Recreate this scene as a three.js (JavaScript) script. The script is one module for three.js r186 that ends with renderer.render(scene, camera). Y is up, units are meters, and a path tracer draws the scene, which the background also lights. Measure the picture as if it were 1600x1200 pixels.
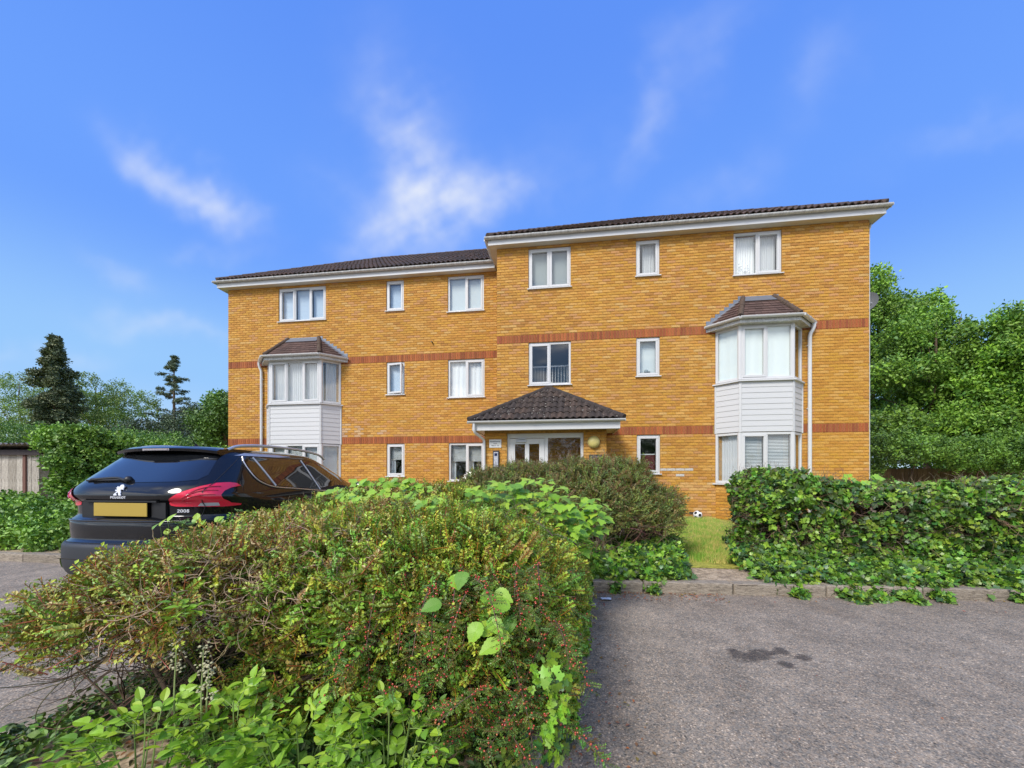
import * as THREE from 'three';
import { RoundedBoxGeometry } from 'three/addons/geometries/RoundedBoxGeometry.js';
import { mergeGeometries, mergeVertices, toCreasedNormals } from 'three/addons/utils/BufferGeometryUtils.js';
import { ImprovedNoise } from 'three/addons/math/ImprovedNoise.js';
import { FontLoader } from 'three/addons/loaders/FontLoader.js';
import { TextGeometry } from 'three/addons/geometries/TextGeometry.js';

// ---------------------------------------------------------------- camera, sky, sun, exposure
const EXPOSURE = 1.6;
const scene = new THREE.Scene();
const CAM_Y = 1.254, YAW = Math.atan(600 / 4450), FOCAL = 600, HORIZON = 743;
const camera = new THREE.PerspectiveCamera(90, 4 / 3, 0.05, 2000);
camera.position.set(0, CAM_Y, 0);
camera.rotation.set(0, YAW, 0);
camera.setViewOffset(1600, 1200, 0, -(HORIZON - 600), 1600, 1200);
camera.updateProjectionMatrix();

const renderer = new THREE.WebGLRenderer({ antialias: true });
renderer.toneMapping = THREE.LinearToneMapping;
renderer.toneMappingExposure = EXPOSURE;
renderer.shadowMap.enabled = true;
renderer.setSize(1024, 768);

const noise = new ImprovedNoise();
function fbm(x, y, z, oct = 4) { let a = 0.5, s = 0; for (let i = 0; i < oct; i++) { s += a * noise.noise(x, y, z); x *= 2.03; y *= 2.03; z *= 2.03; a *= 0.5; } return s; }
const clamp = (x, a = 0, b = 1) => Math.min(b, Math.max(a, x));
const smooth = (a, b, x) => { const t = clamp((x - a) / (b - a)); return t * t * (3 - 2 * t); };
const lerp = (a, b, t) => a + (b - a) * t;
function rng(seed) { let s = seed >>> 0; return () => { s = (s + 0x6D2B79F5) >>> 0; let t = s; t = Math.imul(t ^ (t >>> 15), t | 1); t ^= t + Math.imul(t ^ (t >>> 7), t | 61); return ((t ^ (t >>> 14)) >>> 0) / 4294967296; }; }

const SUN_DIR = new THREE.Vector3(-0.42, 0.80, 0.62).normalize();
{
  // sky: blue air with thin wisps of cloud in the view and a bank of broken cumulus behind the viewer (it shows in the window panes)
  const W = 2048, H = 1024, data = new Float32Array(W * H * 4);
  const cy = Math.cos(YAW), sy = Math.sin(YAW);
  // wisps: direction given as horizontal and vertical slope from the building axis, length, width, tilt, strength
  const wisp = (px, py, len, wid, ang, str) => ({ a: (px - 800) / 600, b: (743 - py) / 600, l: len / 600, w: wid / 600, c: Math.cos(ang), s: Math.sin(ang), str });
  const wisps = [wisp(650, 270, 110, 52, -1.0, 0.55), wisp(690, 315, 110, 36, 0.2, 0.5), wisp(640, 195, 130, 70, -1.3, 0.24), wisp(610, 368, 80, 28, 0.3, 0.36), wisp(775, 315, 70, 28, 0.3, 0.28),
    wisp(300, 285, 105, 32, -0.62, 0.42), wisp(350, 318, 60, 32, -0.75, 0.36), wisp(240, 240, 70, 26, -0.6, 0.24), wisp(1010, 185, 90, 22, 1.2, 0.16), wisp(1090, 80, 150, 40, 0.9, 0.12),
    wisp(1290, 120, 80, 40, 1.0, 0.15), wisp(1530, 200, 120, 26, 0.4, 0.16), wisp(260, 515, 110, 18, -0.1, 0.35), wisp(190, 440, 60, 20, -0.2, 0.2), wisp(330, 400, 60, 14, 0.1, 0.16), wisp(60, 560, 120, 22, 0, 0.25), wisp(860, 260, 150, 60, 0.2, 0.07), wisp(1130, 300, 90, 40, 0.5, 0.14), wisp(520, 300, 60, 30, -0.5, 0.1)];
  for (let j = 0; j < H; j++) {
    const el = ((j + 0.5) / H - 0.5) * Math.PI, y = Math.sin(el), ce = Math.cos(el), deg = el * 180 / Math.PI;
    for (let i = 0; i < W; i++) {
      const az = ((i + 0.5) / W - 0.5) * 2 * Math.PI, x = Math.cos(az) * ce, z = Math.sin(az) * ce;
      const k = (e0, e1, a, b) => { const t = smooth(e0, e1, deg); return [lerp(a[0], b[0], t), lerp(a[1], b[1], t), lerp(a[2], b[2], t)]; };
      const hor = [0.60, 0.78, 0.95], low = [0.32, 0.59, 0.985], mid = [0.155, 0.365, 0.99], hi = [0.115, 0.295, 0.93], zen = [0.10, 0.25, 0.82];
      let c = deg < 12 ? k(0, 12, hor, low) : deg < 28 ? k(12, 28, low, mid) : deg < 52 ? k(28, 52, mid, hi) : k(52, 90, hi, zen);
      // wisps ahead
      const right = x * cy - z * sy, fwd = -x * sy - z * cy;
      let cloud = 0;
      if (fwd > 0.15 && y > 0) {
        const A = right / fwd, B = y / fwd;
        const wx = A + 0.13 * fbm(A * 3, B * 3, 1.7, 5) + 0.035 * fbm(A * 16, B * 16, 4.4, 3), wy = B + 0.13 * fbm(A * 3, B * 3, 7.1, 5) + 0.035 * fbm(A * 16, B * 16, 9.4, 3);
        let d = 0;
        for (const w of wisps) { const dx = wx - w.a, dy = wy - w.b, u = (dx * w.c + dy * w.s) / w.l, v = (-dx * w.s + dy * w.c) / w.w; const q = u * u + v * v; if (q < 6) d += w.str * Math.exp(-q * 1.1); }
        const sx = A * 0.86 + B * 0.5, sz = B * 0.86 - A * 0.5, tex = 0.72 + 1.0 * fbm(A * 8 + B * 2, B * 7, 3.3, 5) + 0.35 * fbm(sx * 9, sz * 28, 6.1, 5);
        cloud = clamp(0.86 * d * clamp(tex, 0.1, 1.5), 0, 0.85) * smooth(0.15, 0.4, fwd);
      }
      let bright = 1.0;
      const back = smooth(0.05, -0.45, fwd);
      if (back > 0 && y > 0) {                       // broken cumulus towards the sun
        const pxx = x / (y + 0.22), pz = z / (y + 0.22);
        const n = fbm(pxx * 1.9 + 5, pz * 1.9, 2.2, 6) * 1.9 + 0.22 - 0.25 * smooth(0.75, 1, y);
        const cc = smooth(0.0, 0.4, n) * back;
        if (cc > cloud) { cloud = cc; }
        bright = lerp(1, 1.75, back);
      }
      const cl = [0.86 * bright, 0.90 * bright, 0.97 * bright];
      if (y < 0) c = [0.2, 0.2, 0.19];
      const o = (j * W + i) * 4;
      for (let q = 0; q < 3; q++) data[o + q] = lerp(c[q], cl[q], y < 0 ? 0 : cloud) / EXPOSURE;
      data[o + 3] = 1;
    }
  }
  const sky = new THREE.DataTexture(data, W, H, THREE.RGBAFormat, THREE.FloatType);
  sky.mapping = THREE.EquirectangularReflectionMapping; sky.magFilter = THREE.LinearFilter; sky.minFilter = THREE.LinearFilter; sky.needsUpdate = true;
  scene.background = sky; scene.environment = sky;
}
const sun = new THREE.DirectionalLight(new THREE.Color(1.0, 0.955, 0.88), 2.3);
sun.position.copy(SUN_DIR).multiplyScalar(60); sun.target.position.set(0, 0, -6);
sun.castShadow = true; sun.shadow.radius = 36; sun.shadow.mapSize.set(4096, 4096);
Object.assign(sun.shadow.camera, { left: -30, right: 30, top: 30, bottom: -30, near: 1, far: 140 });
scene.add(sun, sun.target);

// ---------------------------------------------------------------- helpers
const taken = {};
function numbered(n) { const k = taken[n] = (taken[n] ?? -1) + 1; return k ? `${n}_${String(k).padStart(3, '0')}` : n; }
function shadows(o) { o.castShadow = true; o.receiveShadow = true; return o; }
function mesh(name, geo, mat, parent) { const m = shadows(new THREE.Mesh(Array.isArray(geo) ? join(geo) : geo, mat)); m.name = parent && parent !== scene ? name : numbered(name); (parent || scene).add(m); return m; }
function thing(name, label, category, pos = [0, 0, 0], group) { const g = new THREE.Group(); g.name = numbered(name); g.position.set(...pos); g.userData = { label, category }; if (group) g.userData.group = group; scene.add(g); return g; }
function tag(o, label, category, group) { Object.assign(o.userData, { label, category }); if (group) o.userData.group = group; return o; }
function struct(name, geo, mat) { const m = mesh(name, geo, mat); m.userData.kind = 'structure'; return m; }
function norm(g) { if (g.index) g = g.toNonIndexed(); for (const a of Object.keys(g.attributes)) if (!['position', 'normal', 'uv', 'color'].includes(a)) g.deleteAttribute(a); if (!g.attributes.uv) g.setAttribute('uv', new THREE.BufferAttribute(new Float32Array(g.attributes.position.count * 2), 2)); g.morphAttributes = {}; return g; }
function join(list) { const l = list.map(norm); const col = l.some(g => g.attributes.color); if (col) for (const g of l) if (!g.attributes.color) paint(g, [1, 1, 1]); return mergeGeometries(l); }
function paint(g, c) { const n = g.attributes.position.count, a = new Float32Array(n * 3); for (let i = 0; i < n; i++) a.set(c, i * 3); g.setAttribute('color', new THREE.BufferAttribute(a, 3)); return g; }
function box(w, h, d, x = 0, y = 0, z = 0, r = 0) { const g = r ? new RoundedBoxGeometry(w, h, d, 1, Math.min(r, w / 2.01, h / 2.01, d / 2.01)) : new THREE.BoxGeometry(w, h, d); return g.translate(x, y, z); }
function span(x0, x1, y0, y1, z0, z1, r = 0) { return box(x1 - x0, y1 - y0, z1 - z0, (x0 + x1) / 2, (y0 + y1) / 2, (z0 + z1) / 2, r); }
function tube(pts, r, seg = 0, rad = 8, closed = false) { return new THREE.TubeGeometry(new THREE.CatmullRomCurve3(pts.map(p => new THREE.Vector3(...p)), closed, 'centripetal'), seg || pts.length * 4, r, rad, closed); }
function poly(pts, rad, bend = 0.06) {   // pipe through corners with rounded bends
  const path = new THREE.CurvePath(), V = pts.map(p => new THREE.Vector3(...p)); let prev = V[0];
  for (let i = 1; i < V.length; i++) { if (i === V.length - 1) { path.add(new THREE.LineCurve3(prev, V[i])); break; } const a = V[i].clone().sub(V[i - 1]), b = V[i + 1].clone().sub(V[i]); const q = Math.min(bend, a.length() / 2.1, b.length() / 2.1); const p0 = V[i].clone().addScaledVector(a.normalize(), -q), p1 = V[i].clone().addScaledVector(b.normalize(), q); path.add(new THREE.LineCurve3(prev, p0)); path.add(new THREE.QuadraticBezierCurve3(p0, V[i], p1)); prev = p1; }
  return new THREE.TubeGeometry(path, pts.length * 14, rad, 10, false);
}
const dummy = new THREE.Object3D(), UPV = new THREE.Vector3(0, 1, 0);
function instanced(name, geo, mat, items, parent) {   // items: [matrix, color]
  const im = new THREE.InstancedMesh(geo, mat, items.length); im.name = name; shadows(im);
  items.forEach(([m, c], i) => { im.setMatrixAt(i, m); if (c) im.setColorAt(i, c); });
  im.userData.kind = 'stuff'; (parent || scene).add(im); return im;
}
const qa = new THREE.Quaternion(), qb = new THREE.Quaternion(), va = new THREE.Vector3();
function place(p, n, spin, s, sy = s) { qa.setFromUnitVectors(UPV, n); qb.setFromAxisAngle(UPV, spin); return new THREE.Matrix4().compose(new THREE.Vector3(p[0], p[1], p[2]), qa.multiply(qb).clone(), new THREE.Vector3(s, sy, s)); }
const lin = (r, g, b) => new THREE.Color().setRGB(r, g, b);

// ---------------------------------------------------------------- textures
function dataTex(n, fn, srgb, repeat = true) {
  const d = new Uint8Array(n * n * 4); for (let j = 0; j < n; j++) for (let i = 0; i < n; i++) { const c = fn(i, j); d.set([c[0], c[1], c[2], c[3] ?? 255], (j * n + i) * 4); }
  const t = new THREE.DataTexture(d, n, n); t.magFilter = THREE.LinearFilter; t.minFilter = THREE.LinearMipmapLinearFilter; t.generateMipmaps = true; if (repeat) t.wrapS = t.wrapT = THREE.RepeatWrapping; if (srgb) t.colorSpace = THREE.SRGBColorSpace; t.needsUpdate = true; return t;
}
function tileNoise(n, cells, seed) {   // wrapping value noise
  const r = rng(seed), g = new Float32Array(cells * cells).map(() => r());
  return (i, j) => { const x = i / n * cells, y = j / n * cells, x0 = Math.floor(x), y0 = Math.floor(y), fx = x - x0, fy = y - y0, u = fx * fx * (3 - 2 * fx), v = fy * fy * (3 - 2 * fy); const at = (a, b) => g[((b % cells) + cells) % cells * cells + ((a % cells) + cells) % cells]; return lerp(lerp(at(x0, y0), at(x0 + 1, y0), u), lerp(at(x0, y0 + 1), at(x0 + 1, y0 + 1), u), v); };
}
const N = 1024;
const asphaltH = (() => {
  const a = tileNoise(N, 160, 1), b = tileNoise(N, 300, 2), c = tileNoise(N, 40, 3), d = tileNoise(N, 9, 4), r = rng(9);
  const map = new Uint8Array(N * N * 4), bump = new Uint8Array(N * N * 4);
  for (let j = 0; j < N; j++) for (let i = 0; i < N; i++) {
    const n1 = a(i, j), n2 = b(i, j), n3 = c(i, j), n4 = d(i, j), sp = r();
    let l = 0.59 + 0.12 * (n1 - 0.5) + 0.22 * (n2 - 0.5) + 0.08 * (n3 - 0.5) + 0.09 * (n4 - 0.5) + 0.12 * (sp - 0.5);
    if (n2 > 0.86 && n1 > 0.5) l += 0.2;
    if (n2 < 0.13) l -= 0.12;
    const w = (n1 - 0.5) * 0.05, o = (j * N + i) * 4;
    map.set([clamp(l * 1.02 + w) * 255, clamp(l * 0.985) * 255, clamp(l * 0.985 - w) * 255, 255], o);
    const h = clamp(0.5 + 0.8 * (n2 - 0.5) + 0.35 * (n1 - 0.5)) * 255; bump.set([h, h, h, 255], o);
  }
  const mk = (d, s) => { const t = new THREE.DataTexture(d, N, N); t.wrapS = t.wrapT = THREE.RepeatWrapping; t.magFilter = THREE.LinearFilter; t.minFilter = THREE.LinearMipmapLinearFilter; t.generateMipmaps = true; if (s) t.colorSpace = THREE.SRGBColorSpace; t.needsUpdate = true; return t; };
  return { map: mk(map, true), bump: mk(bump, false) };
})();
const grain = dataTex(256, (() => { const a = tileNoise(256, 64, 21), b = tileNoise(256, 20, 22), c = tileNoise(256, 128, 23); return (i, j) => { const l = clamp(0.92 + 0.16 * (a(i, j) - 0.5) + 0.16 * (b(i, j) - 0.5) + 0.2 * (c(i, j) - 0.5)) * 255; return [l, l, l]; }; })(), true);
const rough = dataTex(256, (() => { const a = tileNoise(256, 90, 31), b = tileNoise(256, 24, 32); return (i, j) => { const l = clamp(0.5 + 0.6 * (a(i, j) - 0.5) + 0.4 * (b(i, j) - 0.5)) * 255; return [l, l, l]; }; })(), false);
const soilTex = dataTex(512, (() => { const a = tileNoise(512, 100, 41), b = tileNoise(512, 24, 42), c = tileNoise(512, 230, 43); return (i, j) => { const l = 0.88 + 0.3 * (a(i, j) - 0.5) + 0.3 * (b(i, j) - 0.5) + 0.3 * (c(i, j) - 0.5); return [clamp(l) * 255, clamp(l * 0.98) * 255, clamp(l * 0.95) * 255]; }; })(), true);

// ---------------------------------------------------------------- materials
const std = (c, roughness = 0.7, o = {}) => new THREE.MeshStandardMaterial({ color: lin(...c), roughness, ...o });
const phys = (c, roughness, o = {}) => new THREE.MeshPhysicalMaterial({ color: lin(...c), roughness, ...o });
const M = {
  asphalt: std([0.76, 0.675, 0.515], 0.92, { map: asphaltH.map, bumpMap: asphaltH.bump, bumpScale: 0.0025, vertexColors: true }),
  soil: std([0.52, 0.41, 0.29], 1, { map: soilTex }),
  dirt: std([0.52, 0.41, 0.29], 1, { map: soilTex, bumpMap: soilTex, bumpScale: 0.01 }),
  lawn: std([0.36, 0.38, 0.07], 1, { map: soilTex, vertexColors: true }),
  kerb: std([0.36, 0.31, 0.25], 0.95, { map: soilTex, bumpMap: rough, bumpScale: 0.003 }),
  mortar: std([0.45, 0.25, 0.065], 0.95, { map: grain }),
  brick: std([1, 1, 1], 0.85, { map: grain }),
  white: phys([0.62, 0.615, 0.605], 0.35, { clearcoat: 0.15 }),
  gutter: phys([0.66, 0.655, 0.63], 0.4, { map: grain }),
  clad: phys([0.585, 0.58, 0.57], 0.38),
  tile: std([0.075, 0.056, 0.048], 0.9, { map: soilTex, bumpMap: rough, bumpScale: 0.004 }),
  tile2: std([0.095, 0.066, 0.053], 0.9, { map: soilTex, bumpMap: rough, bumpScale: 0.004 }),
  tile3: std([0.06, 0.047, 0.043], 0.9, { map: soilTex, bumpMap: rough, bumpScale: 0.004 }),
  bayTile: std([0.095, 0.056, 0.046], 0.9, { map: soilTex }),
  hip: std([0.115, 0.08, 0.06], 0.95, { map: soilTex }),
  lead: std([0.24, 0.27, 0.32], 0.5, { metalness: 0.35, map: grain }),
  pane: new THREE.MeshPhysicalMaterial({ color: lin(0.97, 0.985, 0.98), roughness: 0.0, transmission: 1, thickness: 0, ior: 1.85 }),
  dark: std([0.03, 0.028, 0.027], 0.8),
  black: phys([0.012, 0.012, 0.013], 0.45),
};
// ---------------------------------------------------------------- ground
function grid(xs, zs, y, fnColor, uvScale) {
  const P = [], U = [], C = [], I = [], nx = xs.length;
  zs.forEach((z, j) => xs.forEach((x, i) => { P.push(x, typeof y === 'function' ? y(x, z) : y, z); U.push(x / uvScale, z / uvScale); C.push(...fnColor(x, z)); if (i && j) { const a = j * nx + i, b = a - 1, c = a - nx, d = c - 1; I.push(d, b, a, d, a, c); } }));
  const g = new THREE.BufferGeometry(); g.setAttribute('position', new THREE.Float32BufferAttribute(P, 3)); g.setAttribute('uv', new THREE.Float32BufferAttribute(U, 2)); g.setAttribute('color', new THREE.Float32BufferAttribute(C, 3)); g.setIndex(I); g.computeVertexNormals(); return g;
}
const range = (a, b, n) => Array.from({ length: n + 1 }, (_, i) => a + (b - a) * i / n);
const kerbZ = x => -4.21 - 0.057 * Math.max(0, x);           // line of the kerb right of the hedge
{
  const xs = [-400, -120, -50, -25, ...range(-14, 14, 140), 25, 50, 120, 400], zs = [-400, -120, -50, -25, ...range(-12, 6, 100), 12, 25, 60, 150, 400];
  const asphalt = struct('asphalt', grid(xs, zs, 0, (x, z) => {
    const n = fbm(x * 0.5, 3, z * 0.5, 4), n2 = fbm(x * 1.7, 8, z * 1.7, 4);
    let l = 1 + 0.22 * n + 0.14 * n2, w = 0;
    const toKerb = z - kerbZ(x) + 0.35 * fbm(x * 1.3, 1, z * 1.3, 3);
    if (x > -0.2 && toKerb < 0.9 && toKerb > -0.5) { const g = clamp(0.5 + 1.6 * fbm(x * 4, 5, z * 4, 4)) * smooth(0.9, 0.2, toKerb); l *= 1 - 0.20 * g; w = 0.05 * g; }
    const side = x - 0.05 + 0.5 * fbm(x * 1.6, 2, z * 1.6, 4); if (x > -0.5 && x < 1.4 && side < 0.6) { const g = clamp(0.45 + 1.8 * fbm(x * 5, 7, z * 5, 4)) * smooth(0.6, 0.05, side); l *= 1 - 0.16 * g; w += 0.06 * g; }
    return [l + w, l, l - w * 1.2];
  }, 1.6), M.asphalt);
  // dark oil drips with a ragged outline
  const oil = dataTex(128, (i, j) => { const x = i / 64 - 1, y = j / 64 - 1; let d = 9; for (const [a, b, r] of [[-0.62, -0.1, 0.34], [-0.3, 0.1, 0.3], [-0.08, 0.3, 0.24], [0.25, 0.45, 0.2], [0.05, -0.45, 0.2], [0.55, 0.1, 0.2], [0.3, 0.62, 0.16], [-0.75, 0.3, 0.16]]) d = Math.min(d, Math.hypot(x - a, (y - b) * 0.8) / r); const e = d + 0.9 * fbm(x * 5, y * 5, 2, 4); const v = clamp((1.05 - e) * 2.2) * (0.55 + 0.7 * clamp(0.5 + fbm(x * 14, y * 14, 4, 3))); return [v * 125, v * 125, v * 125]; }, false, false);
  const og = new THREE.PlaneGeometry(0.66, 0.42).rotateX(-Math.PI / 2).translate(1.44, 0.004, -2.86);
  mesh('oil_stain', og, std([0.035, 0.03, 0.032], 0.8, { alphaMap: oil, transparent: true }), asphalt);
}
{
  // raised beds behind the kerb and the hedge strip, one sheet of soil; the lawn and the trodden path lie on it
  const s = new THREE.Shape([[-150, -6.4], [-5.95, -4.62], [-5.95, -8.15], [-2.45, -8.15], [-2.45, -1.06], [-0.16, -1.06], [-0.16, -4.3], [150, -13], [150, -300], [-150, -300]].map(([x, z]) => new THREE.Vector2(x, -z)));
  const g = new THREE.ShapeGeometry(s).rotateX(-Math.PI / 2).translate(0, 0.098, 0);
  const uv = g.attributes.uv; for (let i = 0; i < uv.count; i++) uv.setXY(i, uv.getX(i) / 1.5, uv.getY(i) / 1.5);
  struct('soil_bed', g, M.soil);
  const R = rng(5);
  const lawn = struct('lawn', grid(range(-2.3, 14, 90), range(-10.72, -5.02, 50), (x, z) => 0.112 + 0.012 * fbm(x * 2, 1, z * 2, 3), (x, z) => { const n = 0.5 + fbm(x * 1.2, 2, z * 1.2, 4), m = fbm(x * 6, 4, z * 6, 3); return [0.85 + 0.5 * n + 0.3 * m, 0.95 + 0.2 * n + 0.25 * m, 0.9 + 0.5 * m]; }, 0.8), M.lawn);
  struct('field', grid([-150, -40, -12.0], [-150, -60, -30, -8.4], 0.11, () => [0.8, 1, 0.8], 1), M.lawn);
  struct('verge', grid([14.02, 40, 150], [-150, -60, -30, -8.4], 0.11, () => [0.8, 1, 0.8], 1), M.lawn);
  const blade = (() => { const L = []; const r = rng(77); for (let i = 0; i < 9; i++) { const a = r() * 6.28, d = r() * 0.035, h = 0.025 + r() * 0.04, w = 0.0028, lx = (r() - 0.5) * 0.03, lz = (r() - 0.5) * 0.03; const g = new THREE.BufferGeometry(); const x = Math.cos(a) * d, z = Math.sin(a) * d, b = r() * 3; g.setAttribute('position', new THREE.Float32BufferAttribute([x - w * Math.cos(b), 0, z - w * Math.sin(b), x + w * Math.cos(b), 0, z + w * Math.sin(b), x + lx, h, z + lz], 3)); g.setAttribute('uv', new THREE.Float32BufferAttribute([0, 0, 1, 0, 0, 1], 2)); g.computeVertexNormals(); L.push(g); } return mergeGeometries(L); })();
  const items = [];
  while (items.length < 26000) { const x = 0.8 + R() * 3.0, z = -10.7 + R() * 5.65; const worn = fbm(x * 1.4, 3, z * 1.4, 3); if (z > -5.3 - 0.25 * worn && Math.abs(x - 1.75) < 0.7) continue; if (R() < 0.35 + worn) continue; const y = R(); items.push([place([x, 0.115, z], UPV, R() * 6.3, 0.8 + R() * 0.9), (R() < 0.42 + 1.3 * fbm(x * 2.6, 6, z * 2.6, 3) ? lin(0.48 + 0.14 * y, 0.43 + 0.10 * y, 0.11 + 0.04 * y) : lin(0.18 + 0.12 * y, 0.36 + 0.10 * y, 0.045))]); }
  const gr = instanced('grass', blade, std([1, 1, 1], 0.8, { side: THREE.DoubleSide }), items); gr.name = 'grass'; tag(gr, 'short patchy yellow green grass of the lawn before the brick wall', 'grass');
  const ps = new THREE.Shape(); const edge = []; for (let k = 0; k < 40; k++) { const a = k / 40 * 6.2832; edge.push(new THREE.Vector2(1.82 + Math.cos(a) * (0.62 + 0.12 * fbm(Math.cos(a) * 2, Math.sin(a) * 2, 3, 3)), 4.78 + Math.sin(a) * (0.46 + 0.15 * fbm(Math.cos(a) * 2, Math.sin(a) * 2, 9, 3)))); }
  ps.setFromPoints(edge); struct('path', new THREE.ShapeGeometry(ps).rotateX(-Math.PI / 2).translate(0, 0.1075, 0), M.dirt);
}
{
  const kerb = new THREE.Group(); kerb.name = 'kerb'; kerb.userData.kind = 'structure'; scene.add(kerb);
  const R = rng(12), geo = Array.from({ length: 4 }, (_, k) => { const g = new RoundedBoxGeometry(0.905, 0.2, 0.13, 2, 0.016); const p = g.attributes.position; for (let i = 0; i < p.count; i++) p.setXYZ(i, p.getX(i), p.getY(i) + 0.004 * noise.noise(p.getX(i) * 9 + k * 7, p.getY(i) * 9, p.getZ(i) * 9), p.getZ(i) + 0.004 * noise.noise(p.getX(i) * 7 + k * 3, 5, p.getZ(i) * 7)); g.computeVertexNormals(); return g; });
  const mats = [0.9, 1, 1.12].map(f => { const m = M.kerb.clone(); m.color.multiplyScalar(f); return m; });
  const run = (a, b) => { const L = Math.hypot(b[0] - a[0], b[1] - a[1]), n = Math.max(1, Math.round(L / 0.915)), ang = Math.atan2(-(b[1] - a[1]), b[0] - a[0]); for (let k = 0; k < n; k++) { const t = (k + 0.5) / n; const m = mesh('kerb_stone', geo[Math.floor(R() * 4)], mats[Math.floor(R() * 3)], kerb); m.position.set(lerp(a[0], b[0], t), 0.015 + (R() - 0.5) * 0.008, lerp(a[1], b[1], t)); m.rotation.y = ang + (R() - 0.5) * 0.008; m.scale.x = L / n / 0.915; } };
  run([-30, -5.0], [-5.95, -4.62]); run([-5.95, -4.7], [-5.95, -8.1]); run([-5.9, -8.15], [-2.5, -8.15]); run([-2.45, -8.1], [-2.45, -1.1]); run([-2.4, -1.06], [-0.2, -1.06]); run([-0.16, -1.1], [-0.16, -4.15]); run([-0.08, -4.275], [18.4, -4.275 - 18.4 * 0.057]);
}

// ---------------------------------------------------------------- apartment building
const RZ = -10.73, LZ = -11.74, RX0 = -1.88, RX1 = 7.593, LX0 = -11.4, LX1 = RX0;
const LO = -0.07;                                     // the left wing sits about one course lower
const G0 = 2.349;                                     // underside of the lower red band, course lines count from here
const cl = k => G0 + 0.075 * k;
const building = thing('apartment_building', 'three storey yellow brick apartment block with white bay windows and tiled porch', 'building');
const brickCols = { gold: [[0.68, 0.335, 0.050], [0.62, 0.30, 0.042], [0.70, 0.365, 0.066], [0.64, 0.30, 0.048], [0.585, 0.27, 0.036], [0.71, 0.38, 0.085], [0.66, 0.335, 0.040]], red: [[0.40, 0.105, 0.03], [0.33, 0.085, 0.03], [0.45, 0.13, 0.038], [0.38, 0.11, 0.04]] };
function brickGeo(w, h) { // face and four chamfers, 10 mm proud of the joint
  const b = 0.006, d = 0.011, X = w / 2, Y = h / 2, x = X - b, y = Y - b;
  const V = [[-X, -Y, 0], [X, -Y, 0], [X, Y, 0], [-X, Y, 0], [-X, -Y, d - b], [X, -Y, d - b], [X, Y, d - b], [-X, Y, d - b], [-x, -y, d], [x, -y, d], [x, y, d], [-x, y, d]];
  const q = [[8, 9, 10, 11], [4, 5, 9, 8], [5, 6, 10, 9], [6, 7, 11, 10], [7, 4, 8, 11], [0, 1, 5, 4], [1, 2, 6, 5], [2, 3, 7, 6], [3, 0, 4, 7]];
  const P = [], U = []; for (const [a, b2, c, e] of q) for (const k of [a, b2, c, a, c, e]) { P.push(...V[k]); U.push(V[k][0] * 2.5, V[k][1] * 2.5); }
  const g = new THREE.BufferGeometry(); g.setAttribute('position', new THREE.Float32BufferAttribute(P, 3)); g.setAttribute('uv', new THREE.Float32BufferAttribute(U, 2)); g.computeVertexNormals(); return g;
}
const stretcher = brickGeo(0.215, 0.065), soldier = brickGeo(0.065, 0.215);
const brickMats = brickCols.gold.map(c => { const m = M.brick.clone(); m.color = lin(...c); return m; });
const BR = rng(101);
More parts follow.
